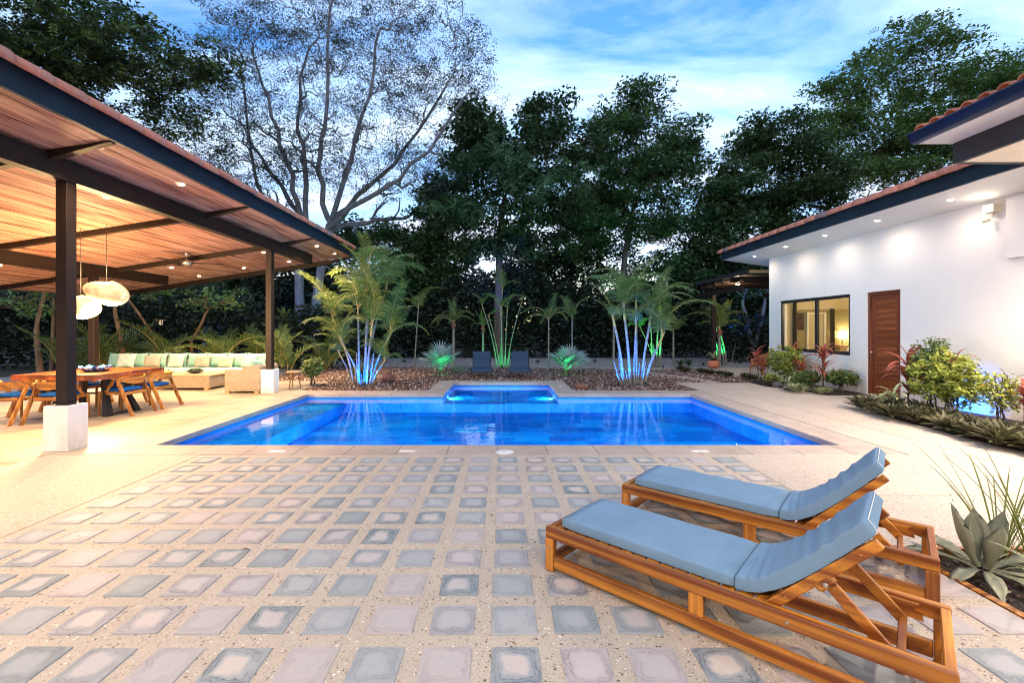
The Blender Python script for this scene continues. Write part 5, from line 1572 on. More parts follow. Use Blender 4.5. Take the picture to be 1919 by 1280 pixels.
def simple_palm(px_, yb, ytop, D, lab, set_, n, sc, seed, lean=0.0, r_=.045, shaft=None, nm='small_palm', group='small palms in the back garden'):
    rg = random.Random(seed)
    X = (px_-941)*D/853; H = 1.5+(617-ytop)*D/853
    t = thing(nm, lab, 'palm', (X, D, -.04), 0, group)
    pts = curve_pts((0,0,0), (lean,0.0,H+.04), 1.3)
    MB().tube(pts, [r_*(1.15-.35*i/7) for i in range(8)], 7, False).build('trunk', M['cane'], t, smooth=True)
    if shaft:
        top = pts[-1]; MB().tube([top-Vector((0,0,.22)), top-Vector((0,0,.08)), top+Vector((0,0,.03))], [r_*1.2, r_*1.9, r_*1.1], 9, False).build('crownshaft', M[shaft], t, smooth=True)
    crown_fronds(t, pts[-1], set_, n, rg, sc)
    return t
M['shaft_red'] = simple('fibrous red brown palm crown', (.20,.075,.045), .9, .5, 12, .8, bs=60, bd=.01)
simple_palm(850, 690, 605, 17.6, 'feathery date palm with drooping crown behind the left fan palm', DAT, 16, 1.15, 1, shaft='shaft_red', r_=.05)
simple_palm(777, 683, 580, 18.6, 'slender bare stemmed palm between the big clump and the date palm', ARE[:3], 4, .9, 2, .15, .028)
simple_palm(905, 683, 612, 18.8, 'young palm with red trunk behind the left navy lounger', DAT, 8, .8, 3, shaft='shaft_red')
simple_palm(1028, 692, 600, 17.3, 'small palm with drooping fronds just right of the navy loungers', DAT, 10, 1.3, 4, r_=.03)
simple_palm(1072, 690, 598, 18.0, 'small palm with upright fronds behind the right fan palm', DRK, 5, .75, 5, r_=.03)
simple_palm(1150, 690, 606, 18.4, 'low dark palm left behind the right palm clump', DRK, 7, .8, 6)
simple_palm(534, 690, 612, 17.8, 'young palm with red brown trunk right of the far pavilion post', DAT, 9, .95, 7, shaft='shaft_red')
simple_palm(1262, 672, 622, 20.5, 'green lit small palm right of the slim green palm', ARE, 7, .7, 8)
simple_palm(1348, 686, 618, 17.9, 'lit palm with golden brown trunk right behind the pergola post', ARE, 8, .85, 9, shaft='shaft_red', r_=.06)
t = areca((6.15, 18.3, -.04), 'slim palm with bright green lit canes right of the blue palm clump', [(-.1,0,1.9,-.2,0,.03,3,.9),(.05,0,2.3,.15,0,.035,4,1.0),(.2,0,1.7,.3,.1,.03,3,.8),(0,.1,1.4,-.5,0,.02,2,.7)], 21, nsuck=8)
areca((0.0, 18.4, -.04), 'loose cluster of thin green lit canes between the two navy loungers', [
    (-.22,0,2.3,-.75,0,.024,2,.6),(-.12,0,1.9,-.5,.2,.022,1,.6),(0,0,2.1,-.05,0,.028,2,.9),(.12,0,2.2,.2,.1,.022,2,.6),(.22,0,2.5,.75,0,.022,1,.5),(-.05,.1,3.0,.0,.3,.024,3,.75)], 22, nsuck=6, mats=DRK)
areca((9.45, 19.6, -.04), 'slanting green lit canes right of the pergola post', [(.1,0,1.9,-.35,0,.04,0,1),(.2,0,1.7,-.15,0,.04,0,1),(0,.1,1.5,-.45,0,.035,0,1)], 23, nsuck=8)
# ferny palms behind the pavilion
fern_spots = [(-13.6,14.2,'left edge of the dark garden'),(-12.6,15.0,'left of the near post'),(-12.3,14.0,'low, just left of the near post'),(-11.6,15.6,'just right of the near post'),(-10.6,14.6,'beside the near post, behind the sofa end'),
              (-9.6,15.4,'behind the left part of the sofa'),(-8.9,14.5,'behind the middle of the sofa, low'),(-8.1,15.6,'behind the middle of the sofa, taller'),(-7.2,14.8,'behind the right part of the sofa'),(-14.6,15.6,'far left behind the table'),(-6.4,16.4,'left of the far pavilion post')]
for i, (x, y, w) in enumerate(fern_spots):
    rg = random.Random(40+i)
    t = thing('fern_palm', 'low dark green feathery palm ' + w, 'palm', (x,y,-.05), 0, 'feathery palms behind the pavilion')
    for k in range(9):
        link('frond', DRK[rg.randrange(3)], t, (rg.uniform(-.25,.25),rg.uniform(-.2,.2),rg.uniform(0,.45)), (rg.uniform(-.3,.3),rg.uniform(-.2,.1),2*PI*k/9+rg.uniform(-.3,.3)), rg.uniform(.85,1.35))
# ---- fan palms
def fan_leaf(seed, nseg=22, r0=.44):
    rg = random.Random(seed); m = MB()
    m.tube([(0,0,0),(.28,0,.10),(.52,0,.14)], [.012,.009,.007], 5, False)
    c = Vector((.52,0,.14)); spread = R(150)
    for k in range(nseg):
        a = -spread + 2*spread*k/(nseg-1); l = r0*(1-.25*(abs(a)/spread)**2)*rg.uniform(.93,1.05)
        lift = .18*math.cos(a)
        d = Vector((math.cos(a), math.sin(a), .05+.12*math.cos(a*.5))).normalized()
        s = Vector((-math.sin(a), math.cos(a), 0)); w = .021
        dz = Vector((0,0,-.10*rg.uniform(.6,1.4)))
        p1 = c + d*l*.5; p2 = c + d*l + dz
        up = Vector((0,0,.012*(1 if k%2 else -1)))
        m.add([c-s*.004, c+s*.004, p1-s*w+up, p1+s*w-up, p2], [(0,1,3,2),(2,3,4)])
    return m.mesh('fan_leaf', M['lf_fan'])
FAN = [fan_leaf(1), fan_leaf(2, 20, .4), fan_leaf(3, 24, .48)]
for (x, y, lab, s) in ((-2.05,15.35,'silvery fan palm left of the navy loungers, green lit from below', 1.0), (2.15,15.35,'silvery fan palm right of the navy loungers, green lit from below', 1.02)):
    rg = random.Random(int(x*10)); t = thing('fan_palm', lab, 'palm', (x,y,-.03), 0, 'silvery fan palms beyond the pool')
    MB().tube([(0,0,0),(0,0,.16)], [.06,.04], 8).build('trunk', M['shaft_red'], t)
    for k in range(15):
        el = R(rg.choice((72,60,50,35,20)))
        link('fan_leaf', FAN[k%3], t, (0,0,.12), (rg.uniform(-.4,.4), -el, 2*PI*k/15*2.6+rg.uniform(-.3,.3)), s*rg.uniform(.8,1.1))

# ---- strap leaves
def strap(L, w, a0, a1, n=6, fold=.25, mat='lf_red', tipw=.0, wp=1.0, name='leaf'):
    vs, fs = [], []; p = Vector((0,0,0))
    for i in range(n+1):
        s = i/n; a = a0+(a1-a0)*s
        ww = w*(math.sin(min(1,(s*.86+.14))*PI)**wp) if i < n else w*tipw
        up = Vector((-math.sin(a),0,math.cos(a)))
        vs += [tuple(p+Vector((0,-ww,0))+up*fold*ww), tuple(p), tuple(p+Vector((0,ww,0))+up*fold*ww)]
        p = p + Vector((math.cos(a),0,math.sin(a)))*L/n
    for i in range(n):
        for j in (0,1): fs.append((3*i+j,3*i+j+1,3*i+j+4,3*i+j+3))
    return MB().add(vs, fs)
RED = [strap(.48,.030,R(75),R(-25)).mesh('leaf',M['lf_red'],True), strap(.42,.030,R(60),R(-50)).mesh('leaf',M['lf_red'],True), strap(.36,.034,R(80),R(20)).mesh('leaf',M['lf_red'],True)]
VAR = [strap(.42,.026,R(70),R(-20)).mesh('leaf',M['lf_varieg'],True), strap(.36,.03,R(55),R(-40)).mesh('leaf',M['lf_varieg'],True)]
def strap_plant(loc, lab, heads, set_, seed, n=16, name='cordyline', cat='plant', group='plants in the beds along the house'):
    rg = random.Random(seed); t = thing(name, lab, cat, loc, 0, group)
    for (x, y, h, s) in heads:
        MB().tube([(x*.4,y*.4,0),(x,y,h)], [.014,.010], 6).build('stem', M['bark'], t)
        for k in range(n):
            zz_ = h - (k/n)*min(h*.55, .30)
            link('leaf', set_[rg.randrange(len(set_))], t, (x,y,zz_), (rg.uniform(-.2,.2), rg.uniform(-.2,.25)+(k/n)*.5, k*2.4+rg.uniform(-.2,.2)), s*rg.uniform(.8,1.1))
    return t
strap_plant((7.72,10.95,.01), 'tall cordyline with pink red strap leaves in front of the window', [(0,0,.95,1.2),(.05,.05,.50,1.1)], RED, 1, 18)
strap_plant((7.85,11.9,.01), 'shorter bronze cordyline under the middle of the window', [(0,0,.55,1.2)], RED, 2, 16)
strap_plant((8.0,12.5,.01), 'red cordyline rising behind the yellow green bush', [(0,0,.92,.95)], RED, 3, 14)
strap_plant((7.35,12.9,.01), 'red brown cordyline in front of the tan armchair', [(0,0,.50,1.0),(-.1,.1,.75,1.0)], RED, 4, 14)
strap_plant((7.45,8.35,.01), 'burgundy cordyline with arching leaves right of the door', [(0,0,.85,1.3),(.05,.05,.55,1.2)], RED, 5, 18)
strap_plant((7.75,6.75,.01), 'burgundy cordyline right of the big yellow green bush', [(0,0,.55,.9)], RED, 6, 16)
strap_plant((7.72,6.28,.01), 'wine red cordyline at the right edge of the picture', [(0,0,.95,1.1),(-.05,-.1,.5,1.1)], RED, 7, 20)
strap_plant((7.8,7.8,.01), 'small burgundy cordyline poking out of the top of the yellow green bush', [(0,0,1.0,.8)], RED, 8, 12)
strap_plant((6.95,8.35,.01), 'pale striped ginger plant at the near foot of the door', [(0,0,.22,.95),(.1,-.15,.3,1.0)], VAR, 9, 12, 'striped_plant')
strap_plant((7.05,11.2,.01), 'pale striped rosette plant at the front of the window bed', [(0,0,.2,.8),(.2,.3,.26,.8)], VAR, 10, 12, 'striped_plant')
strap_plant((8.05,17.35,.30), 'spiky plant with upright golden leaves in the clay pot', [(0,0,.15,1.0)], VAR, 11, 22, 'spiky_plant', group='potted plants')
pot = MB().lathe([(.10,0),(.20,.08),(.22,.2),(.17,.30),(.15,.30),(.0,.26)], n=20).build('clay_pot', M['terra'], loc=(8.05,17.35,0), smooth=True)
tag(pot, 'round terracotta pot at the foot of the pergola post', 'pot')
# rosette ground cover
def rosette_mesh(seed, n=34, L=.24, mat='lf_rho', w=.024):
    rg = random.Random(seed); m = MB()
    for k in range(n):
        f = k/n; a = k*2.4
        s = strap(L*rg.uniform(.8,1.1)*(.6+.5*f), w, R(82-60*f)+rg.uniform(-.1,.1), R(60-75*f)+rg.uniform(-.15,.15), 4, .35)
        Mx = Matrix.Translation((.01*math.cos(a),.01*math.sin(a),.03)) @ Matrix.Rotation(a+rg.uniform(-.2,.2),4,'Z')
        m.add([Mx @ Vector(v) for v in s.v], s.f)
    return m.mesh('foliage', M[mat], True)
RHO = [rosette_mesh(1), rosette_mesh(2), rosette_mesh(3, 30, .27)]
VRO = [rosette_mesh(5, 34, .30, 'lf_varieg', .020)]
def rosette_thing(x, y, lab, mes, s, group, name='rosette_plant'):
    t = thing(name, lab, 'plant', (x,y,.005), rng.uniform(0,6), group)
    for k in range(3):
        a = 2.1*k+rng.random(); link('rosette', mes[rng.randrange(len(mes))], t, (.10*math.cos(a)*(k>0),.10*math.sin(a)*(k>0),.0), (rng.uniform(-.2,.2),rng.uniform(-.2,.2),rng.uniform(0,6)), s*rng.uniform(.85,1.1))
i = 0
for ri, y in enumerate((8.3,7.85,7.5,7.1,6.6,6.15,5.75,5.4,5.05)):
    for c in range(2):
        x = 6.42 + .40*c + max(0,(y-6.2))*.17 + rng.uniform(-.12,.12)
        rosette_thing(x, y+rng.uniform(-.1,.1), 'dark rosette plant, %s from the door in the %s row by the wall' % (('first','second','third','fourth','fifth','sixth','seventh','eighth','ninth')[ri], ('front','back')[c]), RHO, 1.35, 'dark rosette plants edging the bed right of the door')
for k in range(9):
    x = 6.35+.16*k; y = 16.3-.42*k
    rosette_thing(x+rng.uniform(-.1,.1), y, 'pale edged rosette plant in the far bed, %s from the pergola post' % ('first','second','third','fourth','fifth','sixth','seventh','eighth','ninth')[k], [RHO[0], RHO[1]], .95, 'rosette plants in the far gravel bed')
rosette_thing(6.98, 10.75, 'pale striped rosette plant, nearest the pool in the window bed', VRO, 1.0, 'striped rosettes in the window bed')
rosette_thing(7.35, 10.45, 'striped rosette plant at the near end of the window bed beside the wall', VRO, .85, 'striped rosettes in the window bed')
rosette_thing(7.05, 11.9, 'small green rosette plant behind the stone in the window bed', RHO, .8, 'striped rosettes in the window bed')

# ---- leaf clouds
def leaf_cloud(tips, per, spread, L, W, seed, droop=0.0, flat=.5, up=0.0, vert=0.0):
    rg = np.random.default_rng(seed); T = np.repeat(np.asarray(tips), per, 0); n = len(T)
    d = rg.normal(size=(n,3)); d /= np.linalg.norm(d, axis=1)[:,None]
    r_ = rg.uniform(0,1,n)**.5
    sp = np.repeat(rg.uniform(.6,1.3,len(tips)), per)*spread
    P_ = T + d*(r_*sp)[:,None]*np.array([1,1,flat])
    ax = rg.normal(size=(n,3)); ax[:,2] = ax[:,2]*.5 - droop + up; ax /= np.linalg.norm(ax, axis=1)[:,None]
    o = rg.normal(size=(n,3))*.45+np.array([0,-.25,1.0])*(1-vert); s = np.cross(ax, o); s /= np.linalg.norm(s, axis=1)[:,None]+1e-9
    l = (L*rg.uniform(.6,1.25,n))[:,None]; w = (W*rg.uniform(.7,1.2,n))[:,None]
    V = np.stack([P_ - ax*l*.5, P_ + s*w*.5, P_ + ax*l*.5, P_ - s*w*.5],1).reshape(-1,3)
    F = np.arange(n*4).reshape(-1,4)
    return V, F
def spray_cloud(tips, sprays, spread, L, nleaf, lw, seed, droop=.3, flat=.6):
    """pinnate sprays: a midrib with paired leaflets, many per tip"""
    rg = np.random.default_rng(seed); T = np.repeat(np.asarray(tips), sprays, 0); n = len(T)
    d = rg.normal(size=(n,3)); d /= np.linalg.norm(d, axis=1)[:,None]
    P_ = T + d*(rg.uniform(0,1,n)**.5*spread)[:,None]*np.array([1,1,flat])
    ax = rg.normal(size=(n,3)); ax[:,2] = ax[:,2]*.35; ax /= np.linalg.norm(ax, axis=1)[:,None]
    o = np.tile([0,0,1.0],(n,1)) + rg.normal(size=(n,3))*.35; s = np.cross(ax, o); s /= np.linalg.norm(s, axis=1)[:,None]+1e-9
    l = L*rg.uniform(.7,1.2,n)
    out = []
    for k in range(nleaf):
        f = (k+1)/nleaf
        c = P_ + ax*(l*f)[:,None] + np.array([0,0,-1.0])*(droop*l*f*f)[:,None]
        for sg in (-1,1):
            ll = lw*3.2*np.sin(PI*min(.98,.15+.8*f))
            e = s*sg + ax*.55 + np.array([0,0,-droop*.5]); 
            e /= np.linalg.norm(e,axis=1)[:,None]
            tip = c + e*ll; mid = c + e*ll*.5
            out.append(np.stack([c, mid+ax*lw*.5, tip, mid-ax*lw*.5],1))
    V = np.concatenate(out,0).reshape(-1,3)
    return V, np.arange(len(V)).reshape(-1,4)
def sample_blobs(blobs, n, seed, D0):
    rg = np.random.default_rng(seed)
    vols = np.array([b[2]*b[3] for b in blobs], float); cnt = rg.multinomial(n, vols/vols.sum()); out = []
    for b, c in zip(blobs, cnt):
        cx, cy, rx, ry = b[:4]; D = b[4] if len(b) > 4 else D0; dr = b[5] if len(b) > 5 else rx*D/853*.75
        d = rg.normal(size=(c,3)); d /= np.linalg.norm(d,axis=1)[:,None]; r_ = rg.uniform(0,1,c)**(1/2.3)
        q_ = d*r_[:,None]
        px_ = cx + q_[:,0]*rx; py_ = cy + q_[:,1]*ry
        X = (px_-941)*D/853; Z = 1.5+(617-py_)*D/853; Y = D + q_[:,2]*dr
        out.append(np.stack([X,Y,Z],1))
    return np.concatenate(out,0)
def kmeans2(P_, rg, k=2):
    c = P_[rg.choice(len(P_), k, replace=False)]
    for _ in range(6):
        lab = np.argmin(((P_[:,None]-c[None])**2).sum(2),1)
        for j in range(k):
            if (lab==j).any(): c[j] = P_[lab==j].mean(0)
    return lab
def grow(mb, start, dr, pts, r_, rg, f=.42, sides=6, wob=.10, first=3, rmin=.012, depth=0, ex=.42):
    start = np.asarray(start)
    def seg(a, b, da, ra, rb, n=4):
        L = np.linalg.norm(b-a); 
        if L < 1e-3: return da
        c1 = a + da*L*.38; db = (b-c1)/np.linalg.norm(b-c1); c2 = b - db*L*.25
        w = rg.normal(size=3)*wob*L
        P_ = []
        for i in range(n+1):
            s = i/n; q_ = (1-s)**3*a+3*(1-s)**2*s*c1+3*(1-s)*s*s*c2+s**3*b + w*math.sin(s*PI)*.5
            P_.append(q_)
        mb.tube(P_, [ra+(rb-ra)*i/n for i in range(n+1)], sides if ra > .05 else (4 if ra > .025 else 3), False)
        return (P_[-1]-P_[-2])/np.linalg.norm(P_[-1]-P_[-2])
    if len(pts) <= 2 or depth > 9:
        for p in pts: seg(start, p, dr, r_, max(.006, r_*.35))
        return
    cen = pts.mean(0); node = start + (cen-start)*f*rg.uniform(.8,1.2)
    r2 = max(rmin, r_*.84)
    d2 = seg(start, node, dr, r_, r2)
    k = first if depth == 0 else 2
    lab = kmeans2(pts, rg, min(k, len(pts)))
    for j in range(k):
        s = pts[lab==j]
        if len(s): grow(mb, node, d2, s, max(rmin, r2*(len(s)/len(pts))**ex), rg, f, sides, wob, first, rmin, depth+1, ex)
def tree(name, lab, D, stems, blobs, ntips, seed, bark='bark', r0=.22, leaf=None, fork=.42, group='trees behind the garden', wob=.1, crown2=None, first=3, rmin=.012, ex=.42, limbs=None):
    rg = np.random.default_rng(seed)
    tips = sample_blobs(blobs, ntips, seed, D)
    base = PX(*stems[0][0], D); base.z = -.05
    t = thing(name, lab, 'tree', tuple(base), 0, group)
    off = np.array(base)
    mb = MB(); ends = []
    for st_ in stems:
        pts = [np.array(PX(x, y, D)) for x, y in st_]; pts[0][2] = -.05
        n = len(pts)
        mb.tube([Vector(p-off) for p in pts], [r0*(1.25 if i == 0 else 1.0-.12*i) for i in range(n)], 9, False)
        d = pts[-1]-pts[-2]; ends.append((pts[-1], d/np.linalg.norm(d), r0*(1-.12*(n-1))))
    if limbs:
        ends = []
        for lb in limbs:
            nl_ = 10; q_ = [np.array(PX(x, y, D)) for x, y in lb]; dy = rg.uniform(-3.5,3.5)
            for i_ in range(len(q_)): q_[i_][1] += dy*i_/(len(q_)-1)
            dense = []
            for i_ in range(len(q_)-1):
                for s_ in range(4):
                    u = s_/4; a_ = q_[max(i_-1,0)]; b_ = q_[i_]; c_ = q_[i_+1]; d_ = q_[min(i_+2,len(q_)-1)]
                    dense.append(.5*((2*b_)+(-a_+c_)*u+(2*a_-5*b_+4*c_-d_)*u*u+(-a_+3*b_-3*c_+d_)*u**3) + rg.normal(size=3)*.07)
            dense.append(q_[-1]); n_ = len(dense)
            mb.tube([Vector(p-off) for p in dense], [r0*.48*(1-.78*i_/n_)+.012 for i_ in range(n_)], 7, False)
            for fi in (n_//3, n_//2, 3*n_//4, n_-1):
                d = dense[fi]-dense[max(0,fi-1)]; d = d/np.linalg.norm(d)
                ends.append((dense[fi], d, (r0*.48*(1-.78*fi/n_)+.012)*(.70 if fi < n_-1 else 1)))
        which = np.argmin(np.stack([np.linalg.norm((tips-e_[0]-e_[1]*1.5)*np.array([1,.6,1]),axis=1)*(1.15 if k_ % 4 < 3 else 1) for k_, e_ in enumerate(ends)]),0)
    else: which = np.argmin(np.stack([np.abs(tips[:,0]-e_[0][0]-e_[1][0]*2) for e_ in ends]),0)
    for j, (p, d, r_) in enumerate(ends):
        s = tips[which==j]
        if len(s): grow(mb, p-off, d, s-off, r_, rg, fork, first=first, wob=wob, rmin=rmin, ex=ex)
    mb.build('trunk', M[bark], t, smooth=True)
    for (kind, mat, args, sub) in leaf:
        tp = tips if sub is None else tips[rg.uniform(size=len(tips)) < sub]
        V, F = (leaf_cloud if kind == 'leaf' else spray_cloud)(tp-off, *args, seed+1)if kind == 'leaf' else spray_cloud(tp-off, *args[:5], seed+1, *args[5:])
        link('crown', np_mesh('crown', V, F, M[mat]), t)
    if crown2:
        blobs2, n2, mat2, a2 = crown2
        tp = sample_blobs(blobs2, n2, seed+5, D)
        V, F = spray_cloud(tp-off, *a2[:5], seed+9, *a2[5:])
        link('crown', np_mesh('crown', V, F, M[mat2]), t)
        mb2 = MB()
    return t
# the wide spreading tree
tree('spreading_tree', 'wide spreading silvery barked tree with feathery crown rising behind the pavilion', 24,
     [[(566,672),(562,590),(560,500),(566,425)], [(592,672),(590,590),(602,500),(618,420)]],
     [(430,200,180,170,24,4),(600,90,230,150,24,5),(790,150,140,150,24,4),(810,330,110,70,24,3),(520,300,170,90,24,4),(690,290,160,90,24,4),(880,110,50,70,24,2),(640,-40,260,90,24,5),(905,170,50,40,24,2)],
     1700, 101, 'bark_pale', .30, [('leaf', 'lf_feather', (66, .60, .13, .045), None)], fork=.34, wob=.2, first=2, rmin=.018, ex=.36, limbs=[[(566,425),(520,350),(450,270),(395,190)],[(564,440),(500,395),(420,350),(345,300)],[(566,425),(550,330),(525,230),(495,130)],[(568,430),(578,320),(566,230),(592,110)],[(618,420),(612,330),(640,230),(655,90)],[(618,420),(655,350),(700,250),(740,120)],[(618,425),(670,370),(760,280),(840,160)],[(616,430),(690,390),(790,340),(880,240)],[(566,470),(530,420),(470,330),(430,110)],[(618,430),(680,410),(750,395),(820,345)]])
# near dark canopy top left
tree('shade_tree', 'dark leafy tree overhanging the pavilion roof at the top left', 15,
     [[(-260,672),(-250,300),(-200,120)]],
     [(60,40,230,110,15,2.5),(230,110,110,90,14.5,1.8),(370,125,85,38,14.5,1.0),(330,215,50,60,15,1),(110,140,150,80,15,1.5)],
     300, 102, 'bark', .25, [('leaf', 'lf_dark', (85, .55, .17, .085), None), ('spray', 'lf_mid', (7, .5, .30, 5, .05, .35), None)], fork=.5)
tree('shade_tree', 'dark green branches low above the pavilion roof, in front of the spreading tree', 19,
     [[(120,672),(150,500),(200,380)]],
     [(330,290,110,50,19,1.5),(440,350,90,35,19,1.2),(250,250,80,50,19,1.5)], 70, 103, 'bark', .16, [('leaf', 'lf_dark', (55, .6, .17, .07), None)], fork=.5)
SPR = lambda mat, n, sp, L: ('spray', mat, (n, sp, L, 5, .062, .45), None)
tree('dense_tree', 'dense dark tree with drooping green sprays in the centre behind the loungers', 24,
     [[(936,672),(934,560),(936,470),(940,400)]],
     [(960,270,105,70,24,2.5),(900,320,80,80,24,2.5),(1010,350,80,60,24,2.5),(860,430,80,80,24,2),(970,440,70,70,24,2),(1030,230,60,40,24,2),(880,245,50,40,24,2),(1085,300,50,70,24,2),(1060,400,60,60,24,2)],
     230, 104, 'bark', .24, [('leaf', 'lf_dark', (165, .95, .29, .14), None)], crown2=([(940,310,100,40,22.5,1.5),(1070,330,60,28,22.5,1),(870,380,60,30,22.5,1),(1000,350,50,25,22,1)], 90, 'lf_droop', (9,.7,.62,6,.085,.75)))
tree('tall_tree', 'tall tree with open green crown right of the centre', 26,
     [[(1160,672),(1163,600),(1168,520),(1172,470)]],
     [(1190,195,48,42,26,2),(1140,245,80,55,26,2.5),(1240,270,85,70,26,2.5),(1180,330,130,70,26,3),(1290,300,45,50,26,2),(1110,420,90,70,26,2),(1240,420,90,70,26,2)],
     250, 105, 'bark', .24, [('leaf', 'lf_dark', (120, 1.0, .28, .13), None), SPR('lf_mid', 10, .9, .55)])
tree('round_tree', 'rounded green tree behind the house roof, left of the tallest one', 27,
     [[(1450,672),(1450,560),(1455,470)]],
     [(1450,260,75,60,27,2.5),(1400,320,50,70,27,2.5),(1510,310,80,60,27,2.5),(1470,380,110,70,27,2.5),(1430,470,100,80,27,2.5),(1560,390,70,50,27,2)],
     210, 106, 'bark', .24, [('leaf', 'lf_dark', (130, 1.05, .29, .14), None), SPR('lf_mid', 12, 1.0, .6)])
tree('tall_tree', 'tallest tree with airy green crown above the house roof on the right', 30,
     [[(1700,672),(1700,520),(1700,400)]],
     [(1690,100,110,50,30,3),(1610,180,90,55,30,3),(1780,170,110,60,30,3),(1700,240,150,60,30,3),(1860,130,50,35,30,2),(1640,310,100,50,30,3),(1800,260,90,60,30,3),(1900,190,50,60,30,2),(1560,250,70,50,30,2),(1750,330,90,50,30,2)],
     330, 107, 'bark', .24, [('leaf', 'lf_mid', (130, 1.15, .30, .14), None), SPR('lf_mid', 11, 1.1, .65)])
tree('dense_tree', 'dark tree left of centre between the spreading tree and the centre tree', 26,
     [[(812,672),(812,600),(811,520),(812,450)]],
     [(730,470,85,60,26,2),(660,450,50,40,26,2),(800,500,60,70,26,2),(840,380,50,50,26,2),(770,540,60,40,26,2)],
     150, 108, 'bark_pale', .20, [('leaf', 'lf_dark', (150, 1.05, .28, .14), None)])
tree('dense_tree', 'dark tree at the left of the house roof corner', 26,
     [[(1340,672),(1345,560),(1350,500)]],
     [(1345,420,60,90,26,2),(1300,520,70,60,26,2),(1400,520,80,80,26,2),(1370,350,40,40,26,2)],
     170, 109, 'bark', .2, [('leaf', 'lf_dark', (190, 1.15, .29, .15), None)])
tree('dense_tree', 'dark sparse tree behind the loungers letting the pale sky through', 29,
     [[(1060,672),(1065,560),(1075,490)]],
     [(1080,470,110,60,29,2),(1010,500,80,60,29,2),(1200,520,110,50,29,2),(1120,390,80,50,29,2)],
     150, 110, 'bark', .2, [('leaf', 'lf_dark', (150, 1.15, .29, .14), None)])
tree('dense_tree', 'dark tree close behind the far pavilion post', 27,
     [[(480,672),(485,580),(490,500)]],
     [(480,520,120,70,27,2),(620,540,60,60,27,2),(380,530,90,60,27,2)],
     130, 111, 'bark', .2, [('leaf', 'lf_dark', (190, 1.15, .29, .15), None)])
tree('dense_tree', 'black leafy tree deep behind the dining table', 19,
     [[(110,672),(112,600),(105,540)]],
     [(60,540,130,60,19,1.5),(230,540,120,60,19,1.5),(-80,540,100,80,19,1.5),(380,560,110,50,19,1.5)],
     150, 112, 'bark', .12, [('leaf', 'lf_dark', (60, .6, .19, .085), None)])
tree('shade_tree', 'leafy branch at the right edge of the sky above the porch roof', 27,
     [[(2100,672),(2100,300)]], [(1960,90,45,30,27,1.5),(2010,150,60,60,27,2)], 40, 113, 'bark', .2, [('leaf', 'lf_mid', (60, .7, .22, .10), None)])
# small crooked trees lit by the pavilion
def small_tree(px_, D, pts, lab, seed, r_=.07, blobs=None, mat='bark_warm', n=26):
    tree('crooked_tree', lab, D, [pts], blobs, n, seed, mat, r_, [('leaf', 'lf_mid', (16, .35, .19, .08), None)], group='small crooked trees behind the pavilion', wob=.2, first=2)
small_tree(228, 14.6, [(236,690),(228,640),(216,590),(214,548)], 'pale crooked trunk rising behind the sofa below the pendant lamp', 201, .075, [(225,500,60,35,14.6,1)])
small_tree(70, 15.2, [(76,690),(68,620),(70,600),(92,520)], 'crooked warm lit tree left of the near post', 202, .085, [(60,560,60,30,15.2,.8),(90,500,40,30,15.2,.8)])
small_tree(100, 15.8, [(96,690),(99,610),(100,560)], 'thin warm lit trunk just left of the near post', 203, .055, [(60,575,70,22,15.8,.8),(110,540,40,20,15.8,.8)])
small_tree(375, 15.8, [(362,690),(358,640),(378,605),(384,590)], 'thin bent trunk behind the middle of the sofa', 204, .06, [(400,560,70,30,15.8,.8)])
small_tree(290, 15.2, [(300,690),(288,630),(262,590),(240,560)], 'slanting branchy tree between the pendant and the wind chime', 205, .05, [(250,530,60,25,15.2,.8),(300,540,50,30,15.2,.8)])
t = tree('crooked_tree', 'forked tree lit blue beside the house corner', 21.5, [[(1412,672),(1412,650),(1400,610),(1394,580)], [(1413,672),(1413,650),(1424,612),(1432,575)]],
         [(1400,540,40,25,21.5,1),(1440,540,30,25,21.5,1)], 30, 206, 'bark_pale', .12, [('leaf', 'lf_dark', (20, .5, .2, .08), None)], group='small crooked trees behind the pavilion')

# ---- dark hedge and far wood as masses
def mass(name, n, x0, x1, y0, y1, hfun, L, W, mat, seed, bias=1.0):
    rg = np.random.default_rng(seed)
    X = rg.uniform(x0,x1,n); Y = rg.uniform(y0,y1,n); H = hfun(X, Y)
    Z = rg.uniform(0,1,n)**bias*H
    V, F = leaf_cloud(np.stack([X,Y,Z],1), 1, .15, L, W, seed+1, vert=1.0)
    o = link(name, np_mesh(name, V, F, M[mat])); o['kind'] = 'stuff'; return o
hf = lambda X, Y: 3.9+.7*np.sin(X*.55+1)+.5*np.sin(X*1.7+Y)+.35*np.sin(X*4.1)
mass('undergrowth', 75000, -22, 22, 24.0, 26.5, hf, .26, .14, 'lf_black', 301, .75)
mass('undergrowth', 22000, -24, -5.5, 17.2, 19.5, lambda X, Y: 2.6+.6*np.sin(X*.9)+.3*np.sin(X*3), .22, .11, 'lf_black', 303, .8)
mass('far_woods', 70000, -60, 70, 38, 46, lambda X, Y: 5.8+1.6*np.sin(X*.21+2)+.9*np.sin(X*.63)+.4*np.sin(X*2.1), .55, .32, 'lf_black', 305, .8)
mass('undergrowth', 9000, 10, 24, 20.5, 23, lambda X, Y: 2.6+.5*np.sin(X*.9), .24, .12, 'lf_black', 307, .8)

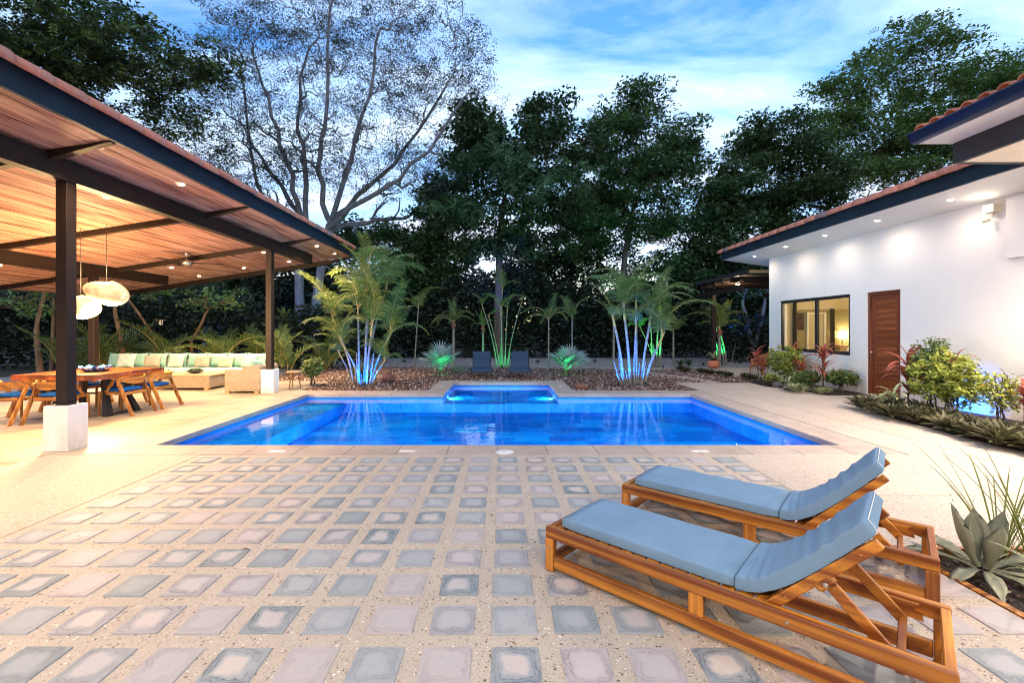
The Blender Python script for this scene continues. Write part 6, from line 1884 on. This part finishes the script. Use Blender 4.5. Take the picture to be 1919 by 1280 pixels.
# ---- bushes
def bush(loc, lab, rx, ry, h, n, mat, seed, z0=.25, flowers=0, L=.075, W=.035, name='bush', group='plants in the beds along the house', arms=0):
    rg = np.random.default_rng(seed); t = thing(name, lab, 'bush', loc, 0, group)
    nt = 170
    d = rg.normal(size=(nt,3)); d /= np.linalg.norm(d,axis=1)[:,None]; r_ = rg.uniform(.25,1,nt)**.6
    tips = np.stack([d[:,0]*r_*rx, d[:,1]*r_*ry, z0+(h-z0)*(.5+.5*d[:,2]*r_)*(1-.12*rg.uniform(size=nt))],1)
    mb = MB()
    for k in range(5):
        a = 2*PI*k/5; s = np.array([math.cos(a)*.05, math.sin(a)*.05, 0.0]); 
        sub = tips[k::5]; grow(mb, s, np.array([math.cos(a)*.2, math.sin(a)*.2, 1.0]), sub, .014, rg, .4, 4, .08, 2, .003)
    mb.build('stem', M['bark'], t)
    V, F = leaf_cloud(tips, max(3,int(n*1.15)//nt), .10, L, W, seed+1, 0.1, .9)
    link('foliage', np_mesh('foliage', V, F, M[mat]), t)
    if flowers:
        V, F = leaf_cloud(tips[rg.choice(nt, flowers, False)], 7, .035, .05, .035, seed+3)
        link('flower', np_mesh('flower', V, F, M['flower']), t)
    return t
bush((7.75,12.45,.0), 'rounded yellow green bush at the left end of the window bed', .46,.46,1.12, 4200, 'lf_lime', 401, .2)
bush((7.2,12.1,.0), 'small lime green bush low in front of the window bed', .2,.2,.32, 500, 'lf_lime', 402, .05)
bush((8.0,10.75,.0), 'dark leafed bush against the wall between window and door', .38,.30,.52, 1100, 'lf_green', 403, .22, L=.11, W=.05)
bush((7.5,11.3,.0), 'mixed green leafy bush below the middle of the window', .35,.3,.50, 1100, 'lf_green', 404, .1, L=.10, W=.045)
bush((7.58,7.7,.0), 'large yellow flowered bush right of the door', .50,.55,1.18, 4600, 'lf_lime', 405, .16, flowers=34, L=.085, W=.036)
bush((7.75,8.2,.0), 'tall green bush behind the yellow flowered bush', .40,.42,1.36, 2600, 'lf_green', 406, .35, L=.09, W=.04)
bush((7.65,7.0,.0), 'thin twiggy yellow green bush right of the big flowered bush', .28,.25,.88, 700, 'lf_lime', 407, .2, flowers=8)
bush((-5.1,12.25,-.03), 'leafy potted shrub behind the far plinth', .26,.26,.78, 600, 'lf_green', 408, .25, L=.12, W=.06, group='shrubs at the gravel edge')
bush((-4.3,13.9,-.03), 'small dark shrub in the gravel behind the left palm clump', .3,.3,.45, 500, 'lf_dark', 409, .05, L=.09, W=.05, group='shrubs at the gravel edge')
bush((-9.9,13.75,-.03), 'trailing green plant behind the left end of the sofa', .4,.2,1.0, 500, 'lf_green', 410, .6, L=.14, W=.02, group='shrubs at the gravel edge')
for k, (x, y, w) in enumerate(((7.35,18.8,'left one'),(7.75,18.9,'right one'))):
    t = thing('dark_succulent', 'dark spiky low plant on the pale clearing left of the pergola post, ' + w, 'plant', (x,y,-.04), k, 'dark spiky plants on the clearing')
    link('foliage', rosette_mesh(60+k, 20, .5, 'lf_dark', .03), t)
for k in range(7):
    x, y = (-2.6,19.6,1.6,3.0,4.2,-4.4,8.4)[k], (19.6,19.8,20.4,19.2,20.6,20.5,19.0)[k]
    if k == 1: x = -.9
    t = thing('small_fern', 'tiny dark plant on the pale stone clearing ' + ('left of the loungers','just left of the loungers','right of the loungers','behind the right fan palm','behind the right palm clump','behind the left palm clump','left of the pergola')[k], 'plant', (x,y,-.04), k, 'tiny plants on the clearing')
    link('foliage', rosette_mesh(70+k, 14, .25, 'lf_dark', .02), t)

# ---- agave and grasses in the near right bed
ag = thing('agave', 'broad leaved grey green agave beside the farther sun lounger', 'agave', (3.02,2.86,-.04), 0)
def agave_leaf(L, w, a0, a1, seed, cup=.45):
    n = 9; vs, fs = [], []; p = Vector((0,0,0)); rg = random.Random(seed)
    for i in range(n+1):
        s = i/n; a = a0+(a1-a0)*s
        prof = [.42,.40,.50,.72,.92,1.0,.93,.70,.34,.0][i]
        ww = w*prof; up = Vector((-math.sin(a),0,math.cos(a))); th = .010*(1-s)+.002
        e = cup*ww + .004*math.sin(i*2.3+seed)
        top = [p+Vector((0,-ww,0))+up*e, p+Vector((0,-ww*.5,0))+up*e*.28, p, p+Vector((0,ww*.5,0))+up*e*.28, p+Vector((0,ww,0))+up*e]
        bot = [q_-up*th for q_ in (top[3],top[2],top[1])]
        vs += [tuple(q_) for q_ in top+bot]
        p = p + Vector((math.cos(a),0,math.sin(a)))*L/n
    for i in range(n):
        for j in range(8): fs.append((8*i+j, 8*i+(j+1)%8, 8*(i+1)+(j+1)%8, 8*(i+1)+j))
    m = MB().add(vs, fs)
    m.tube([p-Vector((0,0,0)), p+Vector((math.cos(a1),0,math.sin(a1)))*.018], [.0025,.0005], 4)
    return m.mesh('leaf', M['lf_agave'], True)
AGL = [agave_leaf(.38,.066,R(58),R(86),1), agave_leaf(.36,.076,R(60),R(88),2), agave_leaf(.36,.058,R(78),R(92),3)]
AGF = [agave_leaf(.42,.045,R(28),R(-12),4,.3), agave_leaf(.40,.042,R(16),R(-26),5,.3), agave_leaf(.38,.040,R(36),R(5),6,.4)]
for k, (az, s, g) in enumerate([(168,1.0,0),(128,1.05,1),(62,.95,1),(-95,.92,1),(5,.98,0),(95,.9,2)]):
    link('leaf', AGL[g], ag, (.03*math.cos(R(az)),.03*math.sin(R(az)),.05), (0,0,R(az)), s)
for k, (az, s, g) in enumerate([(172,1.15,0),(205,1.0,1),(-125,1.0,1),(-85,.95,1),(-50,.95,1),(-8,1.1,0),(30,1.1,1),(145,1.1,2),(100,.9,0)]):
    link('leaf', AGF[g], ag, (.03*math.cos(R(az)),.03*math.sin(R(az)),.03), (0,0,R(az)), s)
def tuft(loc, lab, n, L, lean, seed, mat='lf_spike', w=.0062, name='spiky_grass', cat='grass', arch=.15, group=None):
    rg = random.Random(seed); t = thing(name, lab, cat, loc, 0, group)
    ms = [strap(1.0, w/L*1.0, R(88), R(88-arch*100), 8, .5, mat, wp=.35).mesh('blade', M[mat], True) for _ in range(1)]
    ms.append(strap(1.0, w/L, R(85), R(85-arch*220), 8, .5, mat, wp=.35).mesh('blade', M[mat], True))
    for k in range(n):
        a = rg.uniform(0,2*PI); q_ = rg.uniform(0,.05)
        link('blade', ms[k%2], t, (q_*math.cos(a),q_*math.sin(a),0), (0, rg.uniform(0,lean), a), L*rg.uniform(.55,1.1))
    return t
tuft((3.28,3.0,-.04), 'tall upright spiky grass behind the agave', 26, .86, .42, 1)
tuft((3.44,2.93,-.04), 'tall upright spiky grass at the right edge of the picture', 24, .80, .35, 2)
tuft((3.12,2.38,-.04), 'pale striped grass with arching blades at the lower right edge', 44, .50, .7, 3, 'lf_varieg', .006, arch=.7)
tuft((3.30,2.62,-.04), 'pale striped grass with arching blades right of the agave', 34, .42, .7, 4, 'lf_varieg', .006, arch=.7)
# a few dry leaves on the paving and the soil
rgl = np.random.default_rng(5); LP = []
for k in range(46):
    x, y = (rgl.uniform(-3.5,5.2), rgl.uniform(2.0,5.3)) if k < 22 else (rgl.uniform(2.8,4.0), rgl.uniform(1.8,3.0))
    LP.append((x, y, .012 if k < 22 else -.025))
Vl = []
for (x, y, z) in LP:
    a = rgl.uniform(0,6.3); L = rgl.uniform(.018,.036); w = L*.38; ca, sa = math.cos(a), math.sin(a)
    for (u, v, h) in ((-L,0,0),(0,-w,.006),(L,0,.004),(0,w,.010)): Vl.append((x+u*ca-v*sa, y+u*sa+v*ca, z+h))
M['dryleaf'] = foliage('dry brown leaf', (0.10,0.045,0.018), (0.30,0.15,0.06), trans=0.0)
o = link('fallen_leaves', np_mesh('fallen_leaves', Vl, np.arange(len(Vl)).reshape(-1,4), M['dryleaf'])); o['kind'] = 'stuff'
# succulent on the coffee table
sc_ = thing('succulent_bowl', 'low dark bowl of succulents on the coffee table', 'potted plant', (-7.92,11.75,.368), 0)
MB().lathe([(.05,0),(.16,.03),(.20,.07),(.17,.07),(.0,.04)], n=18).build('bowl', M['blackmetal'], sc_, smooth=True)
for k in range(6):
    a = 1.05*k; link('foliage', rosette_mesh(80+k, 18, .09, 'lf_green', .014), sc_, (.10*math.cos(a)*(k>0), .10*math.sin(a)*(k>0), .04))
